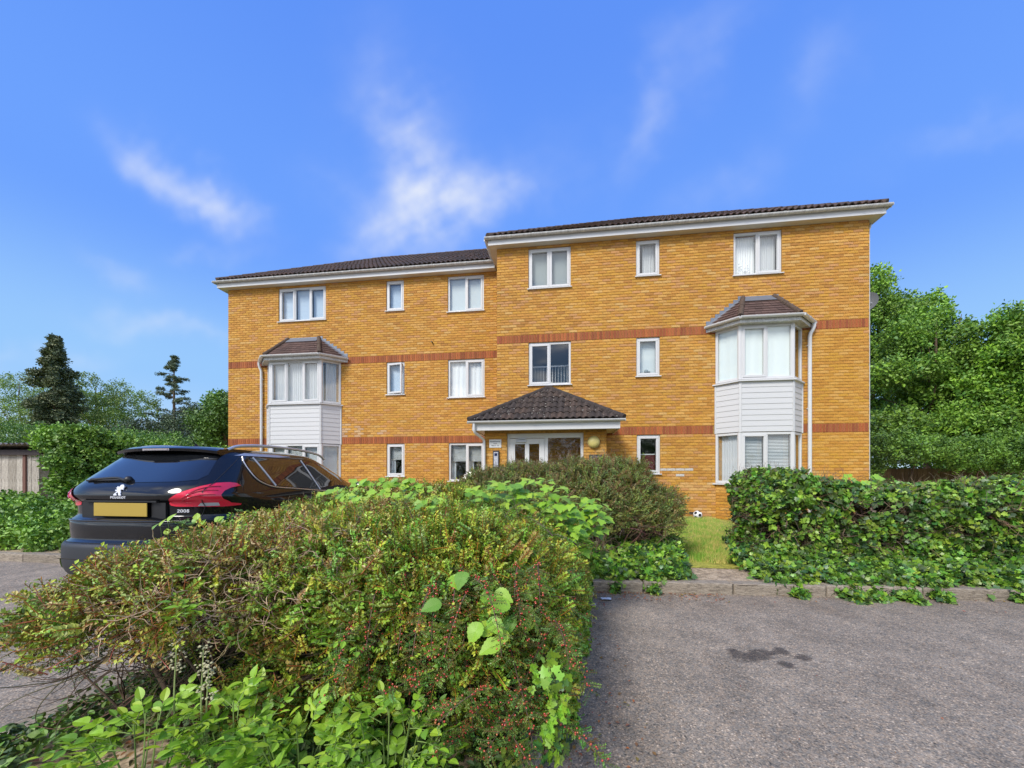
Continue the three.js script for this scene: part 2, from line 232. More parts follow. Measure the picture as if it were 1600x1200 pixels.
// lays stretcher bond with soldier bands on a wall facing +z; holes: [x0,x1,y0,y1]
function lay(wall, x0, x1, y0, y1, z, holes, bands, tint, single) {
  const gold = [], red = [], singles = [];
  const k0 = Math.floor((y0 - G0 - tint.off) / 0.075), k1 = Math.ceil((y1 - G0 - tint.off) / 0.075);
  for (let k = k0; k < k1; k++) {
    const ya = cl(k) + tint.off, yb = ya + 0.075, ym = (ya + yb) / 2;
    if (ya < y0 - 0.04 || yb > y1 + 0.04) continue;
    if (bands.some(b => ym > b && ym < b + 0.225)) continue;
    const cuts = holes.filter(h => ym > h[2] && ym < h[3]).sort((a, b) => a[0] - b[0]);
    const runs = []; let at = x0; for (const h of cuts) { if (h[0] > at) runs.push([at, h[0]]); at = Math.max(at, h[1]); } if (at < x1) runs.push([at, x1]);
    const off = (k & 1) * 0.1125;
    for (const [a, b] of runs) {
      let i = Math.floor((a - x0 - off) / 0.225);
      for (; ; i++) {
        let l = x0 + off + i * 0.225 + 0.005, r = l + 0.215; if (l > b) break; l = Math.max(l, a + 0.003); r = Math.min(r, b - 0.003); if (r - l < 0.025) continue;
        const x = (l + r) / 2, w = r - l, patch = fbm(x * 0.9, ym * 0.9, 3, 3), v = 0.94 + BR() * 0.12 + 0.16 * patch, base = brickCols.gold[Math.floor(BR() * 7)];
        let c = [base[0] * v, base[1] * v, base[2] * v + 0.008]; const odd = BR(); if (odd < 0.10) c = [0.63 * v, 0.31 * v, 0.105 * v]; else if (odd < 0.135) c = [0.70 * v, 0.41 * v, 0.125 * v]; else if (odd < 0.16) c = [0.50 * v, 0.225 * v, 0.045 * v];
        const extra = tint.mark && tint.mark(x, ym, BR); if (extra) c = extra(c);
        const m = new THREE.Matrix4().makeScale(w / 0.215, 1, 1).setPosition(x, ym, z - 0.0108 + BR() * 0.0016);
        if (single && w > 0.21 && !extra && single(x, ym) && singles.length < 300) singles.push([m, Math.floor(BR() * 7)]); else gold.push([m, lin(...c)]);
      }
    }
  }
  for (const b of bands) {
    const cuts = holes.filter(h => b + 0.1 > h[2] && b + 0.1 < h[3]);
    for (let i = 0; i * 0.075 < x1 - x0 - 0.04; i++) { const x = x0 + 0.0375 + i * 0.075; if (cuts.some(h => x > h[0] - 0.03 && x < h[1] + 0.03)) continue; const c = brickCols.red[Math.floor(BR() * 4)], v = 0.85 + 0.3 * BR(); red.push([new THREE.Matrix4().makeTranslation(x, b + 0.1125, z - 0.0108 + BR() * 0.0016), lin(c[0] * v, c[1] * v, c[2] * v)]); }
  }
  if (gold.length) instanced('bricks', stretcher, M.brick, gold, wall);
  if (red.length) instanced('soldier_bricks', soldier, M.brick, red, wall);
  for (const [m, i] of singles) { const b = mesh('brick', stretcher, brickMats[i], wall); b.applyMatrix4(m); }
}
function wallMesh(x0, x1, y0, y1, z, holes, name = 'wall', parent = building, thick = 0.25) {
  const s = new THREE.Shape([[x0, y0], [x1, y0], [x1, y1], [x0, y1]].map(p => new THREE.Vector2(...p)));
  for (const h of holes) s.holes.push(new THREE.Path([[h[0], h[2]], [h[0], h[3]], [h[1], h[3]], [h[1], h[2]]].map(p => new THREE.Vector2(...p))));
  return mesh(name, new THREE.ExtrudeGeometry(s, { depth: thick, bevelEnabled: false }).translate(0, 0, z - 0.009 - thick), M.mortar, parent);
}

// window contents
const fabric = (c, o = {}) => phys(c, 0.95, { side: THREE.DoubleSide, ...o });
const F = { grey: fabric([0.27, 0.31, 0.31]), pale: fabric([0.62, 0.68, 0.68]), white: fabric([0.78, 0.8, 0.8]), net: fabric([0.75, 0.77, 0.78], { transmission: 0.35, thickness: 0 }), blue: fabric([0.50, 0.60, 0.70]), beige: fabric([0.42, 0.37, 0.29]), shade: fabric([0.10, 0.12, 0.13]), slat: phys([0.62, 0.65, 0.64], 0.5), mirror: fabric([0.70, 0.76, 0.74]), red: fabric([0.10, 0.022, 0.022]) };
function drape(w, h, folds, amp, seed) { // a hanging cloth, its foot at y=0
  const g = new THREE.PlaneGeometry(w, h, Math.max(8, folds * 6), 6), p = g.attributes.position; for (let i = 0; i < p.count; i++) { const t = (p.getX(i) / w + 0.5) * folds * 6.283; p.setZ(i, amp * Math.sin(t + 0.7 * Math.sin(t * 0.37 + seed)) * (0.7 + 0.3 * (0.5 - p.getY(i) / h))); } g.computeVertexNormals(); return g.translate(0, h / 2, 0);
}
function fill(kind, w, h, parent, place3, seed = 1) { // kind of content behind a pane of w x h whose lower left inner corner frame is centred on x=0,y=0
  const add = (name, g, m) => { const o = mesh(name, g, m, parent); place3(o); return o; };
  if (kind === 'roller_grey') add('roller_blind', span(-w / 2, w / 2, 0, h, -0.09, -0.086), F.grey);
  if (kind === 'roller_pale') add('roller_blind', span(-w / 2, w / 2, 0, h, -0.06, -0.056), F.pale);
  if (kind === 'roller_blue') add('roller_blind', span(-w / 2, w / 2, 0, h, -0.08, -0.076), F.blue);
  if (kind === 'foil') add('roller_blind', drape(w, h, 2, 0.006, seed).translate(0, 0, -0.045), F.mirror);
  if (kind === 'white') add('curtain', drape(w, h, 3, 0.012, seed).translate(0, 0, -0.07), F.white);
  if (kind === 'net') { add('net_curtain', drape(w, h, 8, 0.012, seed).translate(0, 0, -0.10), F.net); add('curtain', span(-w / 2, w / 2, 0, h, -0.30, -0.29), F.pale); }
  if (kind === 'netdark') { add('net_curtain', drape(w * 0.72, h, 5, 0.02, seed).translate(w * 0.12, 0, -0.12), F.net); }
  if (kind === 'roman') { const L = []; for (let i = 0; i < 6; i++) L.push(span(-w / 2, w / 2, i * h / 6, (i + 1) * h / 6 - 0.012, -0.095, -0.088 + 0.0), span(-w / 2, w / 2, (i + 1) * h / 6 - 0.014, (i + 1) * h / 6, -0.095, -0.09)); add('roman_blind', L, F.blue); }
  if (kind === 'venetian' || kind === 'venetian_half') { const L = [], y0 = kind === 'venetian' ? 0 : h * 0.52; for (let y = y0 + 0.02; y < h; y += 0.036) L.push(box(w, 0.003, 0.036).rotateX(0.75).translate(0, y, -0.09)); add('venetian_blind', L, F.slat); if (kind === 'venetian_half') add('curtain', drape(0.16, h * 0.55, 2, 0.012, 2).translate(-w / 2 + 0.06, 0, -0.14), F.pale); else add('curtain', span(-w / 2, w / 2, 0, h, -0.34, -0.33), F.shade); }
  if (kind === 'red') { add('curtain', span(-w / 2, w / 2, 0, h * 0.5, -0.2, -0.19), F.red); add('rail', span(-w / 2, w / 2, h * 0.5, h * 0.53, -0.2, -0.185), F.pale); }
  if (kind === 'stairwell') { const L = []; for (let x = -w / 2 + 0.05; x < w / 2; x += 0.085) L.push(box(0.014, h * 0.42, 0.014, x, h * 0.36, -0.55)); L.push(box(w * 1.2, 0.04, 0.04, 0, h * 0.58, -0.55)); add('balustrade', L, F.white); add('landing', span(-w * 0.8, w * 0.8, -0.15, h * 0.16, -0.9, -0.6), F.white); add('back_wall', span(-w, w, -0.1, h + 0.2, -1.9, -1.85), F.blue); }
  if (kind === 'white_toy') { add('roller_blind', span(-w / 2, w / 2, 0, h, -0.11, -0.105), F.pale); add('ornament', [new THREE.SphereGeometry(0.05, 10, 8).scale(1.2, 1, 0.7).translate(-0.02, 0.09, -0.07), new THREE.SphereGeometry(0.03, 8, 6).translate(0.06, 0.07, -0.07), box(0.12, 0.03, 0.05, -0.02, 0.02, -0.07, 0.01)], F.grey); }
  if (kind === 'orchid') { add('net_curtain', drape(w, h, 9, 0.012, seed).translate(0, 0, -0.12), F.white); const L = []; const r = rng(4 + seed); for (let i = 0; i < 12; i++) L.push(new THREE.SphereGeometry(0.022, 6, 5).scale(1, 1, 0.5).translate((r() - 0.5) * w * 0.7, 0.1 + r() * 0.24, -0.06)); for (let i = 0; i < 4; i++) L.push(box(0.004, 0.24, 0.004, (r() - 0.5) * w * 0.5, 0.13, -0.06)); add('flowers', L, F.white); }
}
// one casement window set in a brick opening; panes: [width share, opens, content]
function makeWindow(x0, x1, y0, y1, z, panes, o = {}) {
  const w = x1 - x0, h = y1 - y0, zf = z - 0.035, fr = 0.058, L = [], P = [], C = [];
  L.push(span(x0, x1, y1 - fr, y1, zf - 0.06, zf, 0.006), span(x0, x1, y0, y0 + fr, zf - 0.06, zf, 0.006), span(x0, x0 + fr, y0 + fr, y1 - fr, zf - 0.06, zf, 0.006), span(x1 - fr, x1, y0 + fr, y1 - fr, zf - 0.06, zf, 0.006));
  let at = x0 + fr; const inner = w - 2 * fr - (panes.length - 1) * 0.05;
  panes.forEach(([share, opens, kind], i) => {
    const pw = inner * share, a = at, b = at + pw; at = b + 0.05;
    if (i < panes.length - 1) L.push(span(b, b + 0.05, y0 + fr, y1 - fr, zf - 0.06, zf + 0.001, 0.006));
    let pa = a, pb = b, ya = y0 + fr, yb = y1 - fr;
    if (opens) { const s = 0.042, zs = zf + 0.012; const g = [span(a - 0.014, b + 0.014, yb - s, yb + 0.014, zf - 0.05, zs, 0.006), span(a - 0.014, b + 0.014, ya - 0.014, ya + s, zf - 0.05, zs, 0.006), span(a - 0.014, a + s, ya + s, yb - s, zf - 0.05, zs, 0.006), span(b - s, b + 0.014, ya + s, yb - s, zf - 0.05, zs, 0.006)]; if (opens === 'ajar') { for (const q of g) { q.translate(-a, 0, -zf).rotateY(-0.22).translate(a, 0, zf + 0.01); } } L.push(...g); pa += s; pb -= s; ya += s; yb -= s; }
    L.push(span(a, b, y1 - fr - 0.006, y1 - fr, zf - 0.03, zf - 0.002));
    P.push([pa, pb, ya, yb, kind, opens, a]);
  });
  const win = mesh('window', L, M.white, building);
  P.forEach(([a, b, c, d, kind, opens, hx], i) => {
    const g = new THREE.PlaneGeometry(b - a, d - c).translate((a + b) / 2, (c + d) / 2, zf - 0.022); if (opens === 'ajar') g.translate(-hx, 0, -zf).rotateY(-0.22).translate(hx, 0, zf + 0.01);
    mesh('pane', g, M.pane, win);
    fill(kind, b - a + 0.03, d - c + 0.03, win, q => q.position.set((a + b) / 2, c - 0.015, zf - 0.04), i + x0);
  });
  mesh('sill', [span(x0 - 0.035, x1 + 0.035, y0 - 0.022, y0 + 0.004, zf - 0.02, z + 0.045, 0.006)], M.white, win);
  return win;
}
const WIN = [ // x0, x1, y0, y1, z, panes
  [-0.98, 0.19, cl(55), cl(70), RZ, [[0.5, 1, 'roller_grey'], [0.5, 1, 'roller_grey']]],
  [1.937, 2.547, cl(57), cl(70), RZ, [[1, 1, 'netdark']]],
  [4.405, 5.57, cl(55), cl(70), RZ, [[0.5, 0, 'orchid'], [0.5, 1, 'net']]],
  [-0.975, 0.195, cl(19), cl(35), RZ, [[0.5, 1, 'stairwell'], [0.5, 0, 'stairwell']]],
  [1.945, 2.552, cl(21), cl(35), RZ, [[1, 1, 'white_toy']]],
  [1.957, 2.562, cl(-14), cl(0), RZ, [[1, 1, 'red']]],
  [-9.50, -7.79, cl(55) + LO, cl(70) + LO, LZ, [[0.333, 1, 'roman'], [0.333, 0, 'roman'], [0.334, 1, 'roman']]],
  [-5.68, -5.09, cl(57) + LO, cl(70) + LO, LZ, [[1, 1, 'roller_blue']]],
  [-3.63, -2.47, cl(55) + LO, cl(70) + LO, LZ, [[0.5, 0, 'roller_pale'], [0.5, 1, 'roller_pale']]],
  [-5.67, -5.065, cl(21) + LO, cl(35) + LO, LZ, [[1, 'ajar', 'roller_blue']]],
  [-3.62, -2.45, cl(19) + LO, cl(35) + LO, LZ, [[0.5, 0, 'white'], [0.5, 1, 'white']]],
  [-5.67, -5.065, cl(-14) + LO, cl(0) + LO, LZ, [[1, 1, 'venetian_half']]],
  [-3.60, -2.45, cl(-16) + LO, cl(0) + LO, LZ, [[0.5, 0, 'venetian_half'], [0.5, 1, 'venetian_half']]],
];
const holesR = WIN.filter(w => w[4] === RZ).map(w => w.slice(0, 4)), holesL = WIN.filter(w => w[4] === LZ).map(w => w.slice(0, 4));
const TOPR = 7.66, TOPL = TOPR + LO;
const wallR = wallMesh(RX0, RX1, -0.1, TOPR, RZ, holesR);
const wallL = wallMesh(LX0, LX1 + 0.3, -0.1, TOPL, LZ, holesL);
// paint left on a few bricks and pale residue under the left band
const markR = (x, y, r) => { if ((y > cl(-13) && y < cl(-12) && x > 2.62 && x < 3.42) || (y > cl(-15) && y < cl(-14) && x > 2.98 && x < 3.22)) return () => [0.66, 0.61, 0.55]; if (y < 1.1 && r() < 0.3) return c => [c[0] * 1.04 + 0.02, c[1] * 1.1 + 0.03, c[2] * 1.3 + 0.05]; return null; };
const markL = (x, y, r) => { for (const [a, w] of [[-7.1, 0.13], [-6.62, 0.1], [-5.8, 0.1]]) if (Math.abs(x - a) < w && y > cl(2) + LO && y < cl(9) + LO && r() < 0.75) return c => [c[0] * 0.8 + 0.14, c[1] * 0.75 + 0.17, c[2] * 0.6 + 0.17]; return null; };
const bayBox = (b, y0, y1) => [b.cx - b.hw, b.cx + b.hw, y0, y1];
const BAYR = { cx: 4.995, hw: 1.035, hf: 0.61, p: 0.425, z: RZ, off: 0 }, BAYL = { cx: -8.57, hw: 1.32, hf: 0.89, p: 0.43, z: LZ, off: LO };
lay(wallR, RX0, RX1, 0.02, TOPR, RZ, [...holesR, bayBox(BAYR, 1.05, 5.05)], [cl(0), cl(35)], { off: 0, mark: markR }, (x, y) => x > 6.25 && y > 1.45 && y < 4.9);
lay(wallL, LX0, LX1, 0.02, TOPL, LZ, [...holesL, bayBox(BAYL, 1.05, 5.0)], [cl(0) + LO, cl(35) + LO], { off: LO, mark: markL });
for (const [a, b, c, d, z, panes] of WIN) makeWindow(a, b, c, d, z, panes);
// shell: side and back walls, so that rooms are closed
mesh('side_wall', [span(RX0 + 0.002, RX0 + 0.25, -0.1, TOPR - 0.01, -19.5, RZ - 0.26), span(RX1 - 0.25, RX1 - 0.002, -0.1, TOPR - 0.01, -19.5, RZ - 0.26), span(RX0, RX1, -0.1, TOPR - 0.012, -19.75, -19.5), span(LX0 + 0.002, LX0 + 0.25, -0.1, TOPL - 0.01, -19.0, LZ - 0.26), span(LX0, RX0, -0.1, TOPL - 0.012, -19.25, -19.0)], std([0.56, 0.27, 0.05], 0.9, { map: grain }), building);
mesh('floor_slab', [2.45, 5.08].flatMap(y => [span(RX0 + 0.26, RX1 - 0.26, y - 0.2, y, -19.4, RZ - 0.3), span(LX0 + 0.26, RX0 - 0.05, y - 0.2 + LO, y + LO, -18.9, LZ - 0.3)]), std([0.35, 0.34, 0.33], 0.9), building);
mesh('side_wall', [span(RX0 - 0.002, RX0 + 0.02, -0.1, TOPR - 0.01, LZ - 0.3, RZ - 0.012)], std([0.56, 0.27, 0.05], 0.9, { map: grain }), building);

// roofs with eaves
const tileGeo = (() => { // double roll tile 0.30 wide, 0.40 long, its lower end at z=0, lying towards -z
  const n = 16, P = [], U = [], I = []; const hgt = t => 0.046 * Math.pow(0.5 - 0.5 * Math.cos(t * 4 * Math.PI), 0.8);
  for (let r = 0; r < 3; r++) for (let i = 0; i <= n; i++) { const t = i / n, x = (t - 0.5) * 0.3; P.push(x, r === 0 ? hgt(t) + 0.006 : r === 1 ? hgt(t) + 0.03 : hgt(t) + 0.004, r < 2 ? 0 : -0.40); U.push(t * 0.2, r * 0.2); }
  for (let r = 0; r < 2; r++) for (let i = 0; i < n; i++) { const a = r * (n + 1) + i; I.push(a, a + 1, a + n + 2, a, a + n + 2, a + n + 1); }
  const g = new THREE.BufferGeometry(); g.setAttribute('position', new THREE.Float32BufferAttribute(P, 3)); g.setAttribute('uv', new THREE.Float32BufferAttribute(U, 2)); g.setIndex(I); const q = g.toNonIndexed(); q.computeVertexNormals(); return toCreasedNormals(q, 0.7);
})();
// slope frame: origin at the eave, x along the eave, going back and up
function tileSlope(x0, x1, yE, zE, pitch, rise, leftHip, rightHip, emit, gauge = 0.345) {
  const s = Math.sin(pitch), c = Math.cos(pitch), R = rng(Math.round(Math.abs(x0) * 100 + 7));
  for (let r = 0; r * gauge * s < rise - 0.05; r++) {
    const d = r * gauge, a = x0 + leftHip * (d + 0.17) * c, b = x1 - rightHip * (d + 0.17) * c; if (b - a < 0.12) break;
    const n = Math.max(1, Math.round((b - a) / 0.3)), w = (b - a) / n;
    for (let i = 0; i < n; i++) { const m = new THREE.Matrix4().makeRotationX(pitch).multiply(new THREE.Matrix4().makeScale(w / 0.3 * 1.004, 1, 1)); m.setPosition(a + (i + 0.5) * w, yE + d * s + (R() - 0.5) * 0.006, zE - d * c); emit(m, R); }
  }
}
function hipCaps(pts, r, mat, parent, name = 'hip_tiles') { for (const [a, b] of pts) { const L = []; const A = new THREE.Vector3(...a), B = new THREE.Vector3(...b), n = Math.max(1, Math.round(A.distanceTo(B) / 0.4)); for (let i = 0; i < n; i++) { const p = A.clone().lerp(B, i / n), q = A.clone().lerp(B, (i + 1.06) / n); const g = new THREE.CylinderGeometry(r, r * 1.12, p.distanceTo(q), 10, 1, false); g.applyQuaternion(new THREE.Quaternion().setFromUnitVectors(UPV, q.clone().sub(p).normalize())); const c = p.add(q).multiplyScalar(0.5); L.push(g.translate(c.x, c.y, c.z)); } mesh(name, L, mat, parent); } }
function halfPipe(len, r = 0.056) { const s = new THREE.Shape(); for (let i = 0; i <= 10; i++) { const a = Math.PI * i / 10; s[i ? 'lineTo' : 'moveTo'](-r * Math.cos(a), -r * Math.sin(a)); } for (let i = 10; i >= 0; i--) { const a = Math.PI * i / 10; s.lineTo(-(r - 0.006) * Math.cos(a), -(r - 0.006) * Math.sin(a) + 0.0); } return new THREE.ExtrudeGeometry(s, { depth: len, bevelEnabled: false }).rotateY(Math.PI / 2).translate(-len / 2, 0, 0); }   // trough along x, centred
function gutterRun(a, b, brackets = 0.9) { const dx = b[0] - a[0], dz = b[2] - a[2], L = Math.hypot(dx, dz), ang = Math.atan2(-dz, dx); const L2 = [halfPipe(L)]; for (let d = brackets / 2; d < L; d += brackets) L2.push(halfPipe(0.05, 0.064).translate(d - L / 2, 0.002, 0)); const endc = [box(0.006, 0.058, 0.112, -L / 2, -0.029, 0), box(0.006, 0.058, 0.112, L / 2, -0.029, 0)]; return [...L2, ...endc].map(g => norm(g).rotateY(ang).translate((a[0] + b[0]) / 2, (a[1] + b[1]) / 2, (a[2] + b[2]) / 2)); }
const OV = 0.215, PITCH = 0.59;
function hipRoof(x0, x1, yTop, zF, zB, leftHip, rightHip) {
  const a = x0 - OV, b = x1 + (rightHip ? OV : 0), f = zF + OV, k = zB - OV, yE = yTop + 0.20, run = (f - k) / 2, rise = run * Math.tan(PITCH), zR = (f + k) / 2, yR = yE + rise;
  const ra = leftHip ? a + run : a, rb = rightHip ? b - run : b;
  const tri = (...p) => { const g = new THREE.BufferGeometry(); g.setAttribute('position', new THREE.Float32BufferAttribute(p.flat(), 3)); g.computeVertexNormals(); return g; };
  const A = [a, yE, f], B = [b, yE, f], C = [b, yE, k], D = [a, yE, k], E = [ra, yR, zR], Fp = [rb, yR, zR];
  const roof = mesh('roof', [tri(A, B, Fp), tri(A, Fp, E), tri(C, D, E), tri(C, E, Fp), tri(D, A, E), tri(B, C, Fp)], M.tile, building);
  const items = []; const tcol = [lin(1, 1, 1), lin(1.25, 1.15, 1.1), lin(0.8, 0.85, 0.9), lin(1.1, 0.95, 0.9)];
  tileSlope(a - 0.0, b, yE + 0.01, f + 0.075, PITCH, rise, leftHip, rightHip, (m, R) => items.push([m, tcol[Math.floor(R() * 4)]]));
  instanced('roof_tiles', tileGeo, M.tile2, items, roof);
  const caps = [[E, Fp].map(p => [p[0], p[1] + 0.02, p[2]])]; if (leftHip) caps.push([[A[0], A[1] + 0.03, A[2]], [E[0], E[1] + 0.02, E[2]]]); if (rightHip) caps.push([[B[0], B[1] + 0.03, B[2]], [Fp[0], Fp[1] + 0.02, Fp[2]]]);
  hipCaps(caps, 0.1, M.hip, roof);
  // fascia, soffit, gutter
  const fz = f, L = [span(a, b, yTop, yE, fz - 0.022, fz, 0.003)]; if (leftHip) L.push(span(a, a + 0.022, yTop, yE, k, fz - 0.022)); if (rightHip) L.push(span(b - 0.022, b, yTop, yE, k, fz - 0.022));
  mesh('fascia', L, M.white, building);
  const S = [span(a + 0.022, b - (rightHip ? 0.022 : 0), yTop + 0.008, yTop + 0.02, zF - 0.02, fz - 0.022)]; if (leftHip) S.push(span(a + 0.022, x0 + 0.02, yTop + 0.008, yTop + 0.02, k, zF - 0.021)); if (rightHip) S.push(span(x1 - 0.02, b - 0.022, yTop + 0.008, yTop + 0.02, k, zF - 0.021));
  mesh('soffit', S, std([0.62, 0.58, 0.50], 0.6), building);
  const gy = yE - 0.012, g = gutterRun([a - (leftHip ? 0.08 : 0), gy, fz + 0.06], [b + (rightHip ? 0.08 : 0), gy, fz + 0.06]); if (leftHip) g.push(...gutterRun([a - 0.06, gy - 0.001, fz + 0.0], [a - 0.06, gy - 0.001, k])); if (rightHip) g.push(...gutterRun([b + 0.06, gy - 0.001, fz + 0.0], [b + 0.06, gy - 0.001, k]));
  mesh('gutter', g, M.gutter, building);
}
hipRoof(RX0, RX1, TOPR, RZ, -19.75, 1, 1);
hipRoof(LX0, LX1 - 0.2, TOPL, LZ, -19.2, 1, 0);
// rain pipes
const pipe = (pts, r = 0.034) => mesh('downpipe', [poly(pts, r, 0.07), ...(() => { const a = pts[pts.length - 2], b = pts[pts.length - 1], L = []; for (let y = a[1] - 0.3; y > b[1] + 0.2; y -= 1.6) L.push(box(0.1, 0.03, 0.05, a[0], y, a[2] - 0.03, 0.006)); return L; })()], M.white, building);
pipe([[RX1 + OV - 0.05, TOPR + 0.17, RZ - 0.2], [RX1 + OV - 0.05, TOPR - 0.04, RZ - 0.2], [RX1 + 0.055, TOPR - 0.16, RZ - 0.12], [RX1 + 0.055, 0.15, RZ - 0.12]]);
pipe([[LX0 - OV + 0.06, TOPL + 0.17, LZ - 0.2], [LX0 - OV + 0.06, TOPL - 0.04, LZ - 0.2], [LX0 - 0.06, TOPL - 0.16, LZ - 0.2], [LX0 - 0.06, 0.15, LZ - 0.2]]);

// bay windows: two tiers of glazing, a boarded apron and a small hipped roof
function makeBay(b, front, tops, lows) {
  const { cx, hw, hf, p, z, off } = b, y = v => v + off;
  const pts = [[cx - hw, z], [cx - hf, z + p], [cx + hf, z + p], [cx + hw, z]];
  const face = i => { const [a, c] = [pts[i], pts[i + 1]], L = Math.hypot(c[0] - a[0], c[1] - a[1]), ang = Math.atan2(-(c[1] - a[1]), c[0] - a[0]); return { L, at: g => norm(g).rotateY(ang).translate((a[0] + c[0]) / 2, 0, (a[1] + c[1]) / 2), ang, m: [(a[0] + c[0]) / 2, (a[1] + c[1]) / 2] }; };
  const frames = [], panes = [], contents = [];
  const bay = new THREE.Group(); bay.name = 'bay_window'; building.add(bay);
  const tier = (y0, y1, kinds) => { for (let i = 0; i < 3; i++) { const f = face(i), X0 = -f.L / 2, X1 = f.L / 2, post = 0.06; const F1 = g => frames.push(f.at(g));
    F1(span(X0, X0 + post, y0, y1, -0.05, 0.012, 0.006)); F1(span(X1 - post, X1, y0, y1, -0.05, 0.012, 0.006)); F1(span(X0 + post, X1 - post, y1 - 0.06, y1, -0.05, 0.006, 0.006)); F1(span(X0 + post, X1 - post, y0, y0 + 0.06, -0.05, 0.006, 0.006));
    const n = i === 1 ? front : 1; let a = X0 + post; const pw = (X1 - X0 - 2 * post - (n - 1) * 0.05) / n;
    for (let k = 0; k < n; k++) { let l = a, r = a + pw, lo = y0 + 0.06, hi = y1 - 0.06; if (k < n - 1) F1(span(r, r + 0.05, y0 + 0.06, y1 - 0.06, -0.05, 0.007, 0.006)); if (i === 1 && (k === 0 || (n === 3 && k === 2))) { const s = 0.045; F1(span(l - 0.012, r + 0.012, hi - s, hi + 0.012, -0.04, 0.02, 0.006)); F1(span(l - 0.012, r + 0.012, lo - 0.012, lo + s, -0.04, 0.02, 0.006)); F1(span(l - 0.012, l + s, lo + s, hi - s, -0.04, 0.02, 0.006)); F1(span(r - s, r + 0.012, lo + s, hi - s, -0.04, 0.02, 0.006)); l += s; r -= s; lo += s; hi -= s; }
      panes.push(f.at(new THREE.PlaneGeometry(r - l, hi - lo).translate((l + r) / 2, (lo + hi) / 2, -0.02)));
      contents.push([kinds[i === 0 ? 0 : i === 2 ? 2 : 1], r - l, hi - lo, f, (l + r) / 2, lo, k]); a += pw + 0.05; } } };
  tier(y(3.66), y(5.02), tops); tier(y(1.06), y(2.335), lows);
  for (const i of [1, 2]) for (const [y0, y1] of [[3.66, 5.02], [1.06, 2.335]]) frames.push(new THREE.CylinderGeometry(0.055, 0.055, y1 - y0, 8).translate(pts[i][0], y((y0 + y1) / 2), pts[i][1] - 0.035));
  mesh('frame', frames, M.white, bay);
  for (const g of panes) mesh('pane', g, M.pane, bay);
  for (const [kind, w, h, f, px, py, k] of contents) fill(kind, w + 0.02, h + 0.02, bay, o => { o.geometry = norm(o.geometry.clone()).translate(px, py - 0.01, -0.02); f.at(o.geometry); }, k + cx);
  // boards
  const boardMats = [M.clad, M.clad]; const nb = 9, yb0 = 2.35, yb1 = 3.60, bh = (yb1 - yb0) / nb;
  for (let i = 0; i < 3; i++) { const f = face(i); for (let k = 0; k < nb; k++) { const s = new THREE.Shape([[0, 0], [0.022, 0], [0.012, bh + 0.01], [0, bh + 0.01]].map(q => new THREE.Vector2(...q))); const g = new THREE.ExtrudeGeometry(s, { depth: f.L - 0.05, bevelEnabled: false }).rotateY(-Math.PI / 2).translate(f.L / 2 - 0.025, y(yb0 + k * bh) , 0); mesh('board', f.at(g), M.clad, bay); } }
  mesh('corner_trim', [0, 1, 2, 3].map(i => span(-0.03, 0.03, y(2.336), y(3.60), -0.03, 0.027, 0.006).rotateY(i === 1 ? -0.39 : i === 2 ? 0.39 : 0).translate(pts[i][0], 0, pts[i][1])), M.clad, bay);
  const sills = []; for (const ys of [3.605, 1.02]) { const q = 0.075, s = new THREE.Shape([[cx - hw - q * 1.1, -z + 0.02], [cx - hw - q, -z - 0.01], [cx - hf - q * 0.45, -(z + p + q)], [cx + hf + q * 0.45, -(z + p + q)], [cx + hw + q, -z - 0.01], [cx + hw + q * 1.1, -z + 0.02]].map(v => new THREE.Vector2(v[0], v[1]))); sills.push(new THREE.ExtrudeGeometry(s, { depth: 0.03, bevelEnabled: true, bevelSize: 0.004, bevelThickness: 0.004, bevelSegments: 1 }).rotateX(-Math.PI / 2).translate(0, y(ys), 0)); }
  mesh('sill', sills, M.white, bay);
  // brick plinth below the lower glazing
  const pl = []; for (let i = 0; i < 3; i++) { const f = face(i); for (let k = 0; k < 12; k++) for (let q = 0; q * 0.225 < f.L - 0.02; q++) { const l = Math.max(0.004, q * 0.225 - (k & 1) * 0.1125), r = Math.min(f.L - 0.004, q * 0.225 + 0.215 - (k & 1) * 0.1125); if (r - l < 0.03) continue; const m = new THREE.Matrix4().makeTranslation(f.m[0], 0, f.m[1]).multiply(new THREE.Matrix4().makeRotationY(f.ang)).multiply(new THREE.Matrix4().makeTranslation((l + r) / 2 - f.L / 2, y(0.16 + k * 0.075), 0)).multiply(new THREE.Matrix4().makeScale((r - l) / 0.215, 1, 1)); const c = brickCols.gold[Math.floor(BR() * 7)], v = 0.9 + 0.2 * BR(); pl.push([m, lin(c[0] * v, c[1] * v, c[2] * v)]); } }
  const sh = new THREE.Shape(pts.map(q => new THREE.Vector2(q[0], -q[1]))); mesh('plinth', new THREE.ExtrudeGeometry(sh, { depth: 1.03, bevelEnabled: false }).rotateX(-Math.PI / 2).translate(0, y(0), 0), M.mortar, bay);
  instanced('plinth_bricks', stretcher, M.brick, pl, bay);
  // roof
  const e = 0.17, yE = y(5.16), yT = y(5.86), k45 = Math.tan(Math.PI / 8), Ew = [[cx - hw - e * 1.414, z], [cx - hf - e * k45, z + p + e], [cx + hf + e * k45, z + p + e], [cx + hw + e * 1.414, z]];
  const tw = hf * 0.62, T = [[cx - tw, z + 0.02], [cx + tw, z + 0.02]];
  const V = (q, yy) => new THREE.Vector3(q[0], yy, q[1]);
  const faces = [[V(Ew[0], yE), V(Ew[1], yE), V(T[0], yT), V(T[0], yT)], [V(Ew[1], yE), V(Ew[2], yE), V(T[1], yT), V(T[0], yT)], [V(Ew[2], yE), V(Ew[3], yE), V(T[1], yT), V(T[1], yT)]];
  const tiles = [], under = []; const R = rng(61);
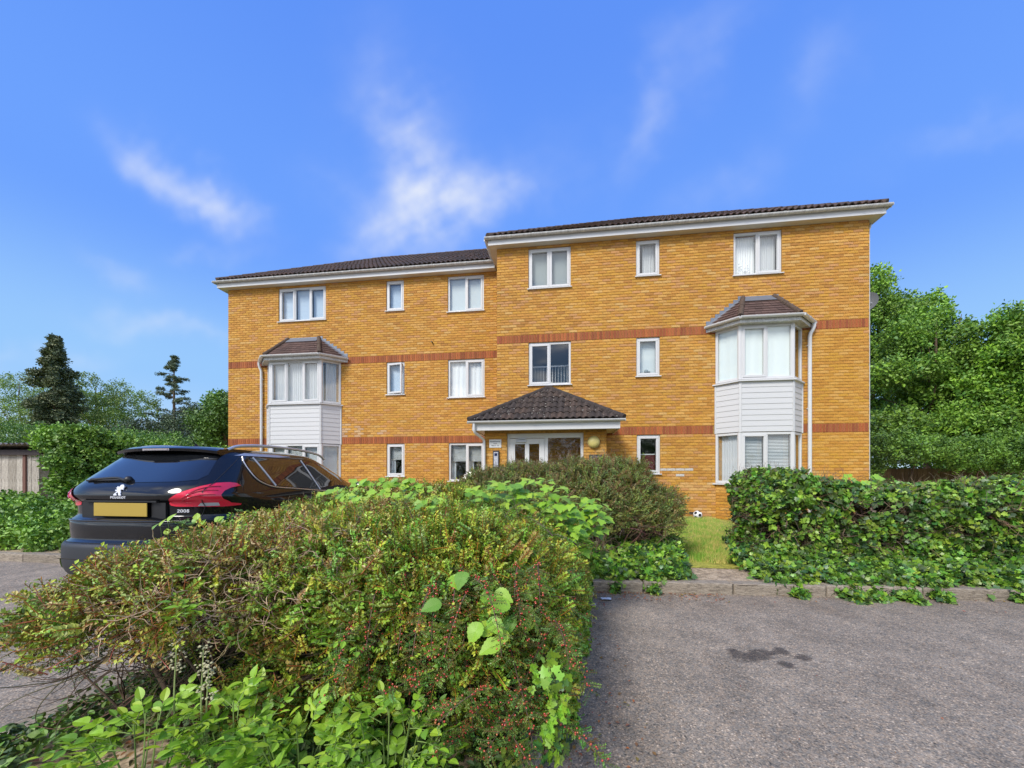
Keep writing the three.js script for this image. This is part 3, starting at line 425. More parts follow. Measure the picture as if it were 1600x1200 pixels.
  for (const [a, c, d, f] of faces) {
    const nrm = c.clone().sub(a).cross(f.clone().sub(a)).normalize();
    under.push((() => { const g = new THREE.BufferGeometry().setFromPoints([a, c, d, a, d, f]); g.computeVertexNormals(); return g; })());
    const rows = 8; for (let r = 0; r < rows; r++) { const t0 = r / rows, t1 = (r + 1.12) / rows, t2 = Math.min(1, t1); const l0 = a.clone().lerp(f, t0), r0 = c.clone().lerp(d, t0), l1 = a.clone().lerp(f, t2), r1 = c.clone().lerp(d, t2); const n = Math.max(1, Math.round(l0.distanceTo(r0) / 0.165)); for (let i = 0; i < n; i++) { const g0 = (i + 0.02) / n, g1 = (i + 0.98) / n, up = 0.016 + R() * 0.006; const A = l0.clone().lerp(r0, g0).addScaledVector(nrm, up), B = l0.clone().lerp(r0, g1).addScaledVector(nrm, up), C = l1.clone().lerp(r1, g1).addScaledVector(nrm, 0.003), D = l1.clone().lerp(r1, g0).addScaledVector(nrm, 0.003), A2 = A.clone().addScaledVector(nrm, -0.016), B2 = B.clone().addScaledVector(nrm, -0.016); const g = new THREE.BufferGeometry().setFromPoints([A, B, C, A, C, D, A2, B2, B, A2, B, A]); g.computeVertexNormals(); const s = 0.75 + R() * 0.5; tiles.push(paint(norm(g), [s, s, s])); } }
  }
  const rf = mesh('bay_roof', under, M.tile, bay); rf.name = 'bay_roof';
  const ts = mesh('tiles', tiles, (() => { const m = M.bayTile.clone(); m.vertexColors = true; return m; })(), bay); ts.userData.kind = 'stuff';
  hipCaps([[[Ew[1][0], yE + 0.03, Ew[1][1]], [T[0][0], yT + 0.01, T[0][1]]], [[Ew[2][0], yE + 0.03, Ew[2][1]], [T[1][0], yT + 0.01, T[1][1]]]], 0.06, M.hip, bay);
  // lead flashing stepped along the wall
  const lead = [span(T[0][0] - 0.02, T[1][0] + 0.02, yT - 0.02, yT + 0.05, z + 0.002, z + 0.012)];
  lead.push((() => { const g = new THREE.BufferGeometry().setFromPoints([[T[0][0], yT + 0.02, z + 0.03], [T[1][0], yT + 0.02, z + 0.03], [T[1][0] - 0.0, yT - 0.13, z + 0.17], [T[0][0], yT + 0.02, z + 0.03], [T[1][0], yT - 0.13, z + 0.17], [T[0][0], yT - 0.13, z + 0.17]].map(q => new THREE.Vector3(...q))); g.computeVertexNormals(); return g; })());
  for (const s of [-1, 1]) { const E0 = s < 0 ? Ew[0] : Ew[3], T0 = s < 0 ? T[0] : T[1], n = 8; for (let k = 0; k < n; k++) { const xa = lerp(E0[0], T0[0], k / n), xb = lerp(E0[0], T0[0], (k + 1) / n), yy = lerp(yE, yT, k / n); lead.push(span(Math.min(xa, xb), Math.max(xa, xb), yy + 0.03, yy + 0.155, z + 0.002, z + 0.009 + 0.001 * (k & 1))); } const A = new THREE.Vector3(E0[0], yE + 0.035, z + 0.012), B = new THREE.Vector3(T0[0], yT + 0.035, z + 0.012), o = s < 0 ? new THREE.Vector3(0.17, 0.0, 0.1) : new THREE.Vector3(-0.17, 0.0, 0.1); const g = new THREE.BufferGeometry().setFromPoints([A, A.clone().add(o), B.clone().add(o.clone().multiplyScalar(0.25)), A, B.clone().add(o.clone().multiplyScalar(0.25)), B]); g.computeVertexNormals(); lead.push(g); }
  mesh('flashing', lead, M.lead, bay);
  // eaves and gutter
  const so = new THREE.Shape(Ew.map(q => new THREE.Vector2(q[0], -q[1]))); mesh('soffit', [new THREE.ExtrudeGeometry(so, { depth: 0.1, bevelEnabled: false }).rotateX(-Math.PI / 2).translate(0, y(5.02), 0)], M.gutter, bay);
  const gs = []; const ge = 0.06; const Gp = [[Ew[0][0] - 0.03, z + 0.05], [Ew[1][0] - ge * k45, Ew[1][1] + ge], [Ew[2][0] + ge * k45, Ew[2][1] + ge], [Ew[3][0] + 0.03, z + 0.05]]; for (let i = 0; i < 3; i++) gs.push(...gutterRun([Gp[i][0], yE - 0.005, Gp[i][1]], [Gp[i + 1][0], yE - 0.005, Gp[i + 1][1]], 0.7)); mesh('gutter', gs, M.white, bay);
}
makeBay(BAYR, 2, ['foil', 'foil', 'beige_'], ['net', 'venetian', 'white']);
makeBay(BAYL, 3, ['net', 'net', 'netdark'], ['venetian', 'venetian', 'venetian']);
pipe([[BAYR.cx + BAYR.hw + 0.24, 5.12, RZ + 0.09], [BAYR.cx + BAYR.hw + 0.24, 4.98, RZ + 0.09], [BAYR.cx + BAYR.hw + 0.16, 4.86, RZ + 0.06], [BAYR.cx + BAYR.hw + 0.16, 0.15, RZ + 0.06]], 0.045);
pipe([[BAYL.cx - BAYL.hw - 0.26, 5.12 + LO, LZ + 0.09], [BAYL.cx - BAYL.hw - 0.26, 4.98 + LO, LZ + 0.09], [BAYL.cx - BAYL.hw - 0.2, 4.86 + LO, LZ + 0.06], [BAYL.cx - BAYL.hw - 0.2, 0.15, LZ + 0.06]], 0.04);

// porch
let nameSign;
{
  const PZ = RZ + 1.0, x0 = -2.03, x1 = 1.05, d0 = -1.44, d1 = 0.49, top = 2.40;
  const porch = new THREE.Group(); porch.name = 'porch'; building.add(porch);
  const w = wallMesh(x0, x1, -0.05, top, PZ, [[d0, d1, 0.12, 2.33]], 'wall', porch, 0.22);
  lay(porch, x0, x1, 0.1, 2.36, PZ, [[d0, d1, 0, 2.4]], [], { off: 0 });
  mesh('side_wall', [span(x0, x0 + 0.22, -0.05, top - 0.002, LZ + 0.01, PZ - 0.232), span(x1 - 0.22, x1, -0.05, top - 0.002, RZ + 0.01, PZ - 0.232)], std([0.56, 0.27, 0.05], 0.9, { map: grain }), porch);
  const z = PZ - 0.06, F0 = [];
  F0.push(span(d0, d0 + 0.07, 0.12, 2.33, z - 0.06, z, 0.006), span(d1 - 0.07, d1, 0.12, 2.33, z - 0.06, z, 0.006), span(d0 + 0.07, d1 - 0.07, 2.21, 2.33, z - 0.06, z, 0.006), span(-0.49, -0.40, 0.12, 2.21, z - 0.06, z, 0.006), span(-0.40, d1 - 0.07, 0.12, 0.24, z - 0.06, z, 0.006));
  mesh('door_frame', F0, M.white, porch);
  const dr = mesh('door', [span(-1.37, -1.24, 0.13, 2.20, z - 0.045, z + 0.015, 0.006), span(-0.62, -0.49, 0.13, 2.20, z - 0.045, z + 0.015, 0.006), span(-1.24, -0.62, 2.06, 2.20, z - 0.045, z + 0.015, 0.006), span(-1.24, -0.62, 0.13, 0.38, z - 0.045, z + 0.015, 0.006), span(-0.985, -0.875, 0.38, 2.06, z - 0.045, z + 0.015, 0.006)], M.white, porch);
  mesh('pane', new THREE.PlaneGeometry(0.255, 1.68).translate(-1.1125, 1.22, z - 0.015), M.pane, porch); mesh('pane', new THREE.PlaneGeometry(0.255, 1.68).translate(-0.7475, 1.22, z - 0.015), M.pane, porch);
  mesh('pane', new THREE.PlaneGeometry(0.82, 1.97).translate(0.01, 1.225, z - 0.03), M.pane, porch);
  mesh('door_handle', [box(0.03, 0.2, 0.012, -0.555, 1.32, z + 0.02, 0.005), poly([[-0.555, 1.4, z + 0.02], [-0.555, 1.4, z + 0.06], [-0.65, 1.4, z + 0.06]], 0.009, 0.02)], M.black, porch);
  mesh('door_closer', [box(0.26, 0.055, 0.05, -1.08, 2.13, z + 0.03, 0.008), box(0.2, 0.02, 0.02, -1.05, 2.19, z + 0.05)], std([0.5, 0.5, 0.5], 0.4, { metalness: 0.6 }), porch);
  // hall behind the glass: open stair
  const st = []; for (let k = 0; k < 9; k++) st.push(span(0.0, 0.85, 0.62 + k * 0.185, 0.665 + k * 0.185, RZ - 0.35 - 0.23 * k - 0.27, RZ - 0.35 - 0.23 * k));
  mesh('stair', st, std([0.32, 0.33, 0.35], 0.7), porch); mesh('stair_string', [box(0.05, 0.26, 3.0).rotateX(0.67).translate(-0.06, 1.45, RZ - 1.35), box(0.05, 0.26, 3.0).rotateX(0.67).translate(0.9, 1.45, RZ - 1.35)], std([0.12, 0.11, 0.1], 0.6), porch);
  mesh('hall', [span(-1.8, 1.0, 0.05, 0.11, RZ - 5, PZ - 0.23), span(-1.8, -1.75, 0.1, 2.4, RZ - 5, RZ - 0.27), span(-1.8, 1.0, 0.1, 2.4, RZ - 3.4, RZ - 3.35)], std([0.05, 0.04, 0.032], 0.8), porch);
  // hipped roof
  const ex0 = -2.33, ex1 = 1.39, zE = PZ + 0.35, yE = 2.60, ap = [-0.42, 3.64, RZ + 0.03];
  const roof = mesh('porch_roof', (() => { const g = new THREE.BufferGeometry().setFromPoints([[ex0, yE, zE], [ex1, yE, zE], ap, [ex1, yE, zE], [ex1, yE, RZ], ap, [ex0, yE, LZ], [ex0, yE, zE], ap].map(q => new THREE.Vector3(...q))); g.computeVertexNormals(); return g; })(), M.tile3, porch);
  roof.name = 'porch_roof';
  // move the roof up one level so its tiles are sub-parts of the building
  building.add(roof);
  const pitch = Math.atan2(ap[1] - yE, zE - ap[2]), slope = Math.hypot(ap[1] - yE, zE - ap[2]), gauge = slope / 6.15, mats = [M.tile, M.tile2, M.tile3], TR = rng(44);
  for (let r = 0; r < 6; r++) { const t = (r + 0.55) / 6.15, a = lerp(ex0, ap[0], t), b = lerp(ex1, ap[0], t), n = Math.max(1, Math.round((b - a) / 0.3)), wd = (b - a) / n; for (let i = 0; i < n; i++) { const m = mesh('tile', tileGeo, mats[Math.floor(TR() * 3)], roof); m.position.set(a + (i + 0.5) * wd, yE + 0.012 + (ap[1] - yE) * r / 6.15 + (TR() - 0.5) * 0.008, zE + 0.05 - (zE - ap[2]) * r / 6.15); m.rotation.set(pitch, (TR() - 0.5) * 0.02, 0); m.scale.set(wd / 0.3, 1, gauge * 1.15 / 0.40); } }
  hipCaps([[[ex0 - 0.02, yE + 0.03, zE + 0.05], [ap[0], ap[1] + 0.03, ap[2] + 0.02]], [[ex1 + 0.02, yE + 0.03, zE + 0.05], [ap[0], ap[1] + 0.03, ap[2] + 0.02]]], 0.075, M.tile3, roof);
  mesh('ridge_end', box(0.2, 0.1, 0.12, ap[0], ap[1] + 0.05, ap[2] + 0.03, 0.02), M.tile, roof);
  // lichen specks on the tiles
  const sp = []; for (let i = 0; i < 240; i++) { const t = Math.pow(TR(), 1.4) * 0.95, x = lerp(lerp(ex0, ap[0], t), lerp(ex1, ap[0], t), TR()), s = 0.006 + TR() * 0.012; sp.push(new THREE.CircleGeometry(s, 6).rotateX(-Math.PI / 2 + pitch).translate(x, yE + (ap[1] - yE) * t + 0.052, zE + 0.05 - (zE - ap[2]) * t + 0.01)); } const lich = mesh('lichen', sp, std([0.33, 0.31, 0.27], 1), roof); lich.userData.kind = 'stuff';
  mesh('fascia', [span(ex0 + 0.06, ex1 - 0.06, 2.375, 2.565, zE - 0.03, zE, 0.004), span(ex0 + 0.06, ex0 + 0.085, 2.375, 2.56, LZ + 0.02, zE - 0.031), span(ex1 - 0.085, ex1 - 0.06, 2.375, 2.56, RZ + 0.02, zE - 0.031)], M.white, porch);
  mesh('soffit', [span(ex0 + 0.086, ex1 - 0.086, 2.402, 2.42, RZ + 0.02, zE - 0.031)], std([0.62, 0.58, 0.50], 0.6), porch);
  mesh('gutter', [...gutterRun([ex0 - 0.04, 2.60, zE + 0.06], [ex1 + 0.05, 2.60, zE + 0.06], 1.1)], M.white, porch);
  mesh('downpipe', [poly([[x0 - 0.18, 2.55, zE + 0.05], [x0 - 0.18, 2.33, zE + 0.03], [x0 + 0.005, 2.17, PZ + 0.06], [x0 + 0.005, 0.15, PZ + 0.06]], 0.036, 0.07)], M.white, porch);
  // door step
  mesh('door_step', span(d0 - 0.1, d1 + 0.1, 0.0, 0.12, PZ - 0.2, PZ + 0.6, 0.01), M.kerb, porch);
  // things fixed to the porch
  const sign = thing('name_sign', 'small white name plate with three lines of black lettering on porch pier', 'sign', [-1.745, 2.075, PZ + 0.004]);
  mesh('plate', box(0.315, 0.21, 0.008, 0, 0, 0.004, 0.003), std([0.8, 0.79, 0.77], 0.4), sign);
  nameSign = sign;
  const ic = thing('door_intercom', 'black and silver door entry panel below the white name plate', 'intercom', [-1.72, 1.66, PZ]);
  mesh('housing', box(0.165, 0.46, 0.05, 0, 0, 0.026, 0.012), std([0.03, 0.026, 0.03], 0.5), ic); mesh('panel', box(0.115, 0.38, 0.012, 0, 0, 0.054, 0.004), std([0.55, 0.55, 0.6], 0.35, { metalness: 0.5 }), ic); mesh('screen', box(0.075, 0.07, 0.004, 0, 0.13, 0.062), std([0.02, 0.025, 0.08], 0.15), ic); for (let r = 0; r < 4; r++) for (let q = 0; q < 3; q++) mesh('button', box(0.018, 0.014, 0.006, -0.026 + q * 0.026, 0.02 - r * 0.035, 0.062, 0.003), std([0.7, 0.7, 0.68], 0.4), ic);
  const lt = thing('wall_light', 'round yellowed bulkhead light on the brick pier right of door', 'light', [0.735, 2.085, PZ]);
  mesh('backplate', new THREE.CylinderGeometry(0.15, 0.155, 0.04, 32).rotateX(Math.PI / 2).translate(0, 0, 0.02), std([0.45, 0.36, 0.16], 0.5), lt); mesh('diffuser', new THREE.LatheGeometry([[0.0, 0.085], [0.05, 0.082], [0.09, 0.07], [0.125, 0.045], [0.14, 0.02], [0.142, 0.0]].map(q => new THREE.Vector2(...q)), 32).rotateX(Math.PI / 2).translate(0, 0, 0.036), phys([0.62, 0.52, 0.18], 0.45), lt);
  const lb = thing('letter_box', 'black letter box fixed below the round light on porch pier', 'letter box', [0.775, 1.62, PZ]);
  mesh('box', box(0.31, 0.3, 0.08, 0, 0, 0.042, 0.008), std([0.035, 0.035, 0.04], 0.4), lb); mesh('flap', box(0.24, 0.035, 0.012, 0, 0.09, 0.087, 0.004), std([0.2, 0.2, 0.22], 0.3, { metalness: 0.7 }), lb);
}
mesh('air_brick', [span(3.3, 3.52, 0.22, 0.29, RZ - 0.004, RZ + 0.006)], std([0.05, 0.035, 0.03], 0.9), building);
mesh('pipe_stub', new THREE.CylinderGeometry(0.02, 0.02, 0.12, 8).rotateX(1.2).rotateZ(0.6).translate(-4.12, 5.46, LZ + 0.03), M.black, building);
// ---------------------------------------------------------------- lettering
const bold = await new FontLoader().loadAsync('fonts/droid/droid_sans_bold.typeface.json');
function text(str, size, depth = 0.002) { const g = new TextGeometry(str, { font: bold, size, depth, curveSegments: 3 }); g.computeBoundingBox(); const b = g.boundingBox; return g.translate(-(b.min.x + b.max.x) / 2, 0, 0); }
mesh('lettering', [text('Hawthorns', 0.036).translate(0, 0.035, 0.009), text('Court', 0.024).translate(0, -0.012, 0.009), text('Nos 1 - 12', 0.03).translate(0, -0.066, 0.009)], std([0.05, 0.05, 0.06], 0.6), nameSign);

// ---------------------------------------------------------------- parked car
{
  const car = thing('parked_car', 'black compact crossover car parked nose in, red tail lights and yellow plate', 'car', [-4.13, 0, -2.98]);
  car.scale.y = 1.02;
  const key = (arr, y) => { if (y <= arr[0][0]) return arr[0][1]; for (let i = 1; i < arr.length; i++) if (y <= arr[i][0]) { const [a, b] = [arr[i - 1], arr[i]], t = (y - a[0]) / (b[0] - a[0]); const p = arr[i - 2] || a, n = arr[i + 1] || b; const m0 = (b[1] - p[1]) / (b[0] - p[0] || 1), m1 = (n[1] - a[1]) / (n[0] - a[0] || 1), h = b[0] - a[0], sl = (b[1] - a[1]) / h; const lim = m => Math.abs(sl) < 1e-6 ? 0 : clamp(m / sl, 0, 2.5) * sl; const t2 = t * t, t3 = t2 * t; return (2 * t3 - 3 * t2 + 1) * a[1] + (t3 - 2 * t2 + t) * h * lim(m0) + (-2 * t3 + 3 * t2) * b[1] + (t3 - t2) * h * lim(m1); } return arr[arr.length - 1][1]; };
  const UR = [[0.20, 0.20], [0.28, 0.07], [0.36, 0.015], [0.46, 0], [0.58, 0.005], [0.615, 0.03], [0.64, 0.065], [0.74, 0.06], [0.80, 0.065], [0.83, 0.10], [0.86, 0.135], [0.98, 0.13], [1.01, 0.095], [1.05, 0.085], [1.12, 0.12], [1.165, 0.165], [1.2, 0.205], [1.42, 0.47], [1.46, 0.52], [1.49, 0.58], [1.515, 0.75], [1.53, 1.0], [1.54, 1.35]];
  const UF = [[0.20, 3.9], [0.35, 4.1], [0.5, 4.15], [0.65, 4.14], [0.8, 4.07], [0.9, 3.86], [0.97, 3.5], [1.02, 3.16], [1.06, 3.02], [1.25, 2.62], [1.44, 2.2], [1.48, 2.08], [1.51, 1.95], [1.53, 1.78], [1.54, 1.6]];
  const WW = [[0.20, 0.76], [0.28, 0.83], [0.40, 0.855], [0.58, 0.865], [0.615, 0.86], [0.8, 0.872], [0.95, 0.868], [1.04, 0.85], [1.1, 0.825], [1.3, 0.735], [1.42, 0.675], [1.47, 0.63], [1.50, 0.56], [1.525, 0.42], [1.54, 0.2]];
  const n = 8, m = 4;
  const dims = y => { const r = key(UR, y), f = key(UF, y); return { r, f, um: (r + f) / 2, hl: (f - r) / 2, w: key(WW, y) }; };
  const sideW = (u, y) => { const d = dims(y), t = clamp(Math.abs((u - d.um) / d.hl), 0, 1); return d.w * Math.pow(1 - Math.pow(t, n), 1 / m); };
  const rearU = (v, y) => { const d = dims(y), q = clamp(Math.abs(v / d.w), 0, 1); return d.um - d.hl * Math.pow(1 - Math.pow(q, m), 1 / n); };
  const P3 = (u, y, v) => [v, y, -u];
  const shell = (y0, y1, ny, off) => { // closed rings from level to level
    const K = 128, P = [], I = []; for (let j = 0; j <= ny; j++) { const y = lerp(y0, y1, j / ny), d = dims(y); for (let i = 0; i < K; i++) { const a = i / K * 2 * Math.PI, ca = Math.cos(a), sa = Math.sin(a); const v = (d.w + off) * Math.sign(sa) * Math.pow(Math.abs(sa), 2 / m), u = d.um - (d.hl + off) * Math.sign(ca) * Math.pow(Math.abs(ca), 2 / n); P.push(...P3(u, y, v)); } }
    for (let j = 0; j < ny; j++) for (let i = 0; i < K; i++) { const a = j * K + i, b = j * K + (i + 1) % K, c = a + K, e = b + K; I.push(a, b, e, a, e, c); }
    const top = P.length / 3; P.push(...P3(dims(y1).um, y1 + 0.002, 0)); for (let i = 0; i < K; i++) I.push(ny * K + i, ny * K + (i + 1) % K, top); const bot = P.length / 3; P.push(...P3(dims(y0).um, y0, 0)); for (let i = 0; i < K; i++) I.push((i + 1) % K, i, bot);
    const g = new THREE.BufferGeometry(); g.setAttribute('position', new THREE.Float32BufferAttribute(P, 3)); g.setIndex(I); g.computeVertexNormals(); return g; };
  const paintM = phys([0.006, 0.0065, 0.008], 0.3, { clearcoat: 1, clearcoatRoughness: 0.01, specularIntensity: 0.15 });
  const plastic = std([0.026, 0.028, 0.033], 0.5), glass = phys([0.008, 0.009, 0.011], 0.015, { clearcoat: 1, clearcoatRoughness: 0, ior: 1.6 }), chrome = std([0.62, 0.62, 0.63], 0.25, { metalness: 0.85 }), silver = std([0.58, 0.59, 0.61], 0.35, { metalness: 0.6 }), lampRed = phys([0.80, 0.014, 0.05], 0.12, { clearcoat: 1, clearcoatRoughness: 0.02 });
  mesh('body', shell(0.61, 1.54, 110, 0), paintM, car);
  mesh('lower_cladding', shell(0.21, 0.612, 30, 0.006), plastic, car);
  // patch of surface bounded by an outline; map takes plane coordinates to the body
  const patch = (pts, map, sub = 4) => { const sh = new THREE.Shape(pts.map(p => new THREE.Vector2(...p))); let g = new THREE.ShapeGeometry(sh, 1).toNonIndexed(), a = Array.from(g.attributes.position.array); for (let s = 0; s < sub; s++) { const o = []; for (let i = 0; i < a.length; i += 9) { const A = a.slice(i, i + 2), B = a.slice(i + 3, i + 5), C = a.slice(i + 6, i + 8), h = (p, q) => [(p[0] + q[0]) / 2, (p[1] + q[1]) / 2]; const AB = h(A, B), BC = h(B, C), CA = h(C, A); for (const t of [[A, AB, CA], [AB, B, BC], [CA, BC, C], [AB, BC, CA]]) for (const p of t) o.push(p[0], p[1], 0); } a = o; } const P = []; for (let i = 0; i < a.length; i += 3) P.push(...map(a[i], a[i + 1])); g = new THREE.BufferGeometry(); g.setAttribute('position', new THREE.Float32BufferAttribute(P, 3)); g = mergeVertices(g, 1e-5); g.computeVertexNormals(); return g; };
  const round = pts => new THREE.CatmullRomCurve3(pts.map(p => new THREE.Vector3(p[0], p[1], 0)), true, 'centripetal').getPoints(pts.length * 5).slice(0, -1).map(p => [p.x, p.y]);
  const onSide = (s, off) => (u, y) => P3(u, y, s * (sideW(u, y) + off)), onRear = off => (v, y) => P3(rearU(v, y) - off, y, v);
  const arcTab = {}; const arc = (s, y) => { const k = y.toFixed(3); if (!arcTab[k]) { const d = dims(y), T = [[0, d.r, 0]]; let L = 0; for (let i = 1; i <= 400; i++) { const a = i / 400 * 1.45, v = d.w * Math.pow(Math.sin(a), 2 / m), u = d.um - d.hl * Math.pow(Math.cos(a), 2 / n), q = T[T.length - 1]; L += Math.hypot(u - q[1], v - q[2]); T.push([L, u, v]); } arcTab[k] = T; } const T = arcTab[k]; for (let i = 1; i < T.length; i++) if (T[i][0] >= s) { const t = (s - T[i - 1][0]) / (T[i][0] - T[i - 1][0]); return [lerp(T[i - 1][1], T[i][1], t), lerp(T[i - 1][2], T[i][2], t)]; } const e = T[T.length - 1]; return [e[1], e[2]]; };
  const onArc = (sg, off) => (s, y) => { const [u, v] = arc(s, y), [u2, v2] = arc(s + 0.02, y), [u1, v1] = arc(Math.max(0, s - 0.02), y); const tx = u2 - u1, tv = v2 - v1, L = Math.hypot(tx, tv) || 1; return P3(u - off * tv / L, y, sg * (v + off * tx / L)); };
  mesh('rear_window', patch([[-0.64, 1.19], [-0.5, 1.172], [0, 1.165], [0.5, 1.172], [0.64, 1.19], [0.665, 1.235], [0.60, 1.40], [0.56, 1.435], [0, 1.445], [-0.56, 1.435], [-0.60, 1.40], [-0.665, 1.235]], onRear(0.004), 4), glass, car);
  const sideGlass = [[[0.77, 1.40], [0.79, 1.29], [0.85, 1.20], [0.97, 1.135], [1.05, 1.12], [0.88, 1.425], [0.785, 1.425]], [[1.075, 1.117], [1.80, 1.05], [1.64, 1.425], [0.91, 1.43]], [[1.87, 1.045], [2.62, 0.99], [2.78, 0.985], [2.60, 1.10], [2.24, 1.31], [2.05, 1.385], [1.72, 1.42]]];
  for (const s of [-1, 1]) {
    for (const g of sideGlass) mesh('side_window', patch(g, onSide(s, 0.004), 4), glass, car);
    const line = [[0.765, 1.43], [0.745, 1.38], [0.77, 1.28], [0.83, 1.185], [0.98, 1.115], [1.4, 1.07], [2.0, 1.02], [2.75, 0.97]]; mesh('window_trim', tube(line.map(([u, y]) => onSide(s, 0.008)(u, y)), 0.008, 60, 6), chrome, car);
    for (const [a, b] of [[[1.063, 1.115], [0.895, 1.43]], [[1.835, 1.047], [1.68, 1.425]]]) mesh('pillar_trim', tube([0, 0.33, 0.66, 1].map(t => onSide(s, 0.006)(lerp(a[0], b[0], t), lerp(a[1], b[1], t))), 0.011, 16, 6), silver, car);
    mesh('roof_trim', patch([[0.76, 1.455], [0.84, 1.475], [1.3, 1.478], [1.55, 1.462], [1.3, 1.445], [0.68, 1.44]], onSide(s, 0.005), 3), silver, car);
    mesh('roof_rail', tube([[0.66, 1.495], [0.76, 1.535], [0.98, 1.563], [1.5, 1.572], [2.0, 1.548], [2.25, 1.505], [2.32, 1.465]].map(([u, y]) => [s * (0.60 - 0.02 * Math.abs(u - 1.4)), y, -u]), 0.017, 60, 8).scale(1, 1, 1), silver, car);
    const lamp = [[0.485, 0.975], [0.51, 1.01], [0.60, 1.075], [0.72, 1.13], [0.82, 1.16], [0.93, 1.165], [1.02, 1.155], [1.085, 1.128], [0.99, 1.112], [0.94, 1.085], [0.92, 1.045], [0.93, 1.0], [0.97, 0.965], [1.07, 0.95], [1.06, 0.935], [0.90, 0.93], [0.70, 0.94], [0.54, 0.945], [0.495, 0.955]];
    const tl = mesh('tail_light', patch(lamp, onArc(s, 0.011), 3), lampRed, car);
    for (const [k, l] of [[0, [[0.66, 1.055], [0.72, 1.10], [0.80, 1.125], [0.88, 1.128]]], [1, [[0.62, 1.02], [0.68, 1.06], [0.76, 1.088], [0.88, 1.09]]], [2, [[0.60, 0.99], [0.66, 1.02], [0.76, 1.048], [0.87, 1.05]]]]) mesh('light_guide', tube(l.map(([a, y]) => onArc(s, 0.012)(a, y)), 0.006, 20, 5), phys([0.42, 0.004, 0.02], 0.15, { clearcoat: 1 }), tl);
    mesh('reversing_lens', patch([[0.705, 0.945], [0.73, 0.975], [0.86, 0.972], [0.87, 0.942]], onArc(s, 0.014), 2), phys([0.5, 0.5, 0.48], 0.15, { clearcoat: 1 }), tl);
    mesh('light_seam', tube([[0.80, 1.16], [0.765, 1.08], [0.755, 1.0], [0.76, 0.94]].map(([a, y]) => onArc(s, 0.012)(a, y)), 0.004, 20, 5), M.black, tl);
    mesh('tailgate_seam', tube([[0.80, 1.165], [0.80, 1.3], [0.79, 1.44]].map(([a, y]) => onArc(s, 0.001)(a, y)), 0.004, 16, 5), M.black, car); mesh('tailgate_seam', tube([[0.755, 0.93], [0.73, 0.85], [0.68, 0.78]].map(([a, y]) => onArc(s, 0.001)(a, y)), 0.004, 16, 5), M.black, car);
    mesh('reflector', patch(round([[0.66, 0.44], [0.66, 0.37], [0.76, 0.36], [0.78, 0.43]]), onArc(s, 0.016), 2), lampRed, car);
    mesh('side_marker', patch([[1.0, 0.66], [1.0, 0.74], [1.035, 0.75], [1.035, 0.65]], onArc(s, 0.004), 2), lampRed, car);
    // doors: shut lines and handles
    for (const L of [[[1.0, 1.11], [1.03, 0.9], [1.12, 0.74]], [[1.86, 1.04], [1.87, 0.8], [1.87, 0.62]], [[2.80, 0.98], [2.86, 0.8], [2.84, 0.62]]]) mesh('door_seam', tube(L.map(([u, y]) => onSide(s, 0.0008)(u, y)), 0.0035, 16, 5), M.black, car);
    for (const u of [1.18, 2.02]) mesh('door_handle', tube([[u, 0.935], [u + 0.03, 0.94], [u + 0.17, 0.935], [u + 0.2, 0.93]].map(([a, y], i) => onSide(s, i === 0 || i === 3 ? 0.0 : 0.03)(a, y)), 0.012, 16, 8), paintM, car);
    const mir = mesh('wing_mirror', new THREE.SphereGeometry(0.11, 16, 12).scale(1.0, 0.72, 0.62).translate(s * 0.955, 1.06, -2.66), paintM, car); mesh('mirror_foot', tube([[s * 0.82, 0.995, -2.70], [s * 0.88, 1.01, -2.68], [s * 0.94, 1.04, -2.66]], 0.025, 8, 6), M.black, mir);
    for (const u of [0.80, 3.34]) { const wh = mesh('wheel', [new THREE.TorusGeometry(0.265, 0.075, 12, 36).scale(1, 1, 1.45).rotateY(Math.PI / 2).translate(s * 0.775, 0.325, -u)], std([0.02, 0.02, 0.021], 0.9), car); const sp = [new THREE.CylinderGeometry(0.225, 0.225, 0.02, 28).rotateZ(Math.PI / 2).translate(s * 0.80, 0.325, -u)]; for (let k = 0; k < 5; k++) sp.push(box(0.03, 0.2, 0.06, 0, 0.12, 0, 0.012).rotateX(k * 1.2566).translate(s * 0.83, 0.325, -u)); mesh('rim', sp, silver, wh); mesh('wheel_arch', new THREE.TorusGeometry(0.37, 0.035, 8, 30, Math.PI).rotateY(Math.PI / 2).translate(s * 0.85, 0.325, -u), plastic, car); mesh('arch_liner', new THREE.CylinderGeometry(0.365, 0.365, 0.02, 30).rotateZ(Math.PI / 2).translate(s * 0.858, 0.325, -u), M.black, car); }
  }
  mesh('windscreen', patch([[-0.70, 1.06], [0.70, 1.06], [0.60, 1.40], [0, 1.43], [-0.60, 1.40]], (v, y) => { const d = dims(y), q = clamp(Math.abs(v / d.w), 0, 1); return P3(d.um + d.hl * Math.pow(1 - Math.pow(q, m), 1 / n) + 0.004, y, v); }, 4), glass, car);
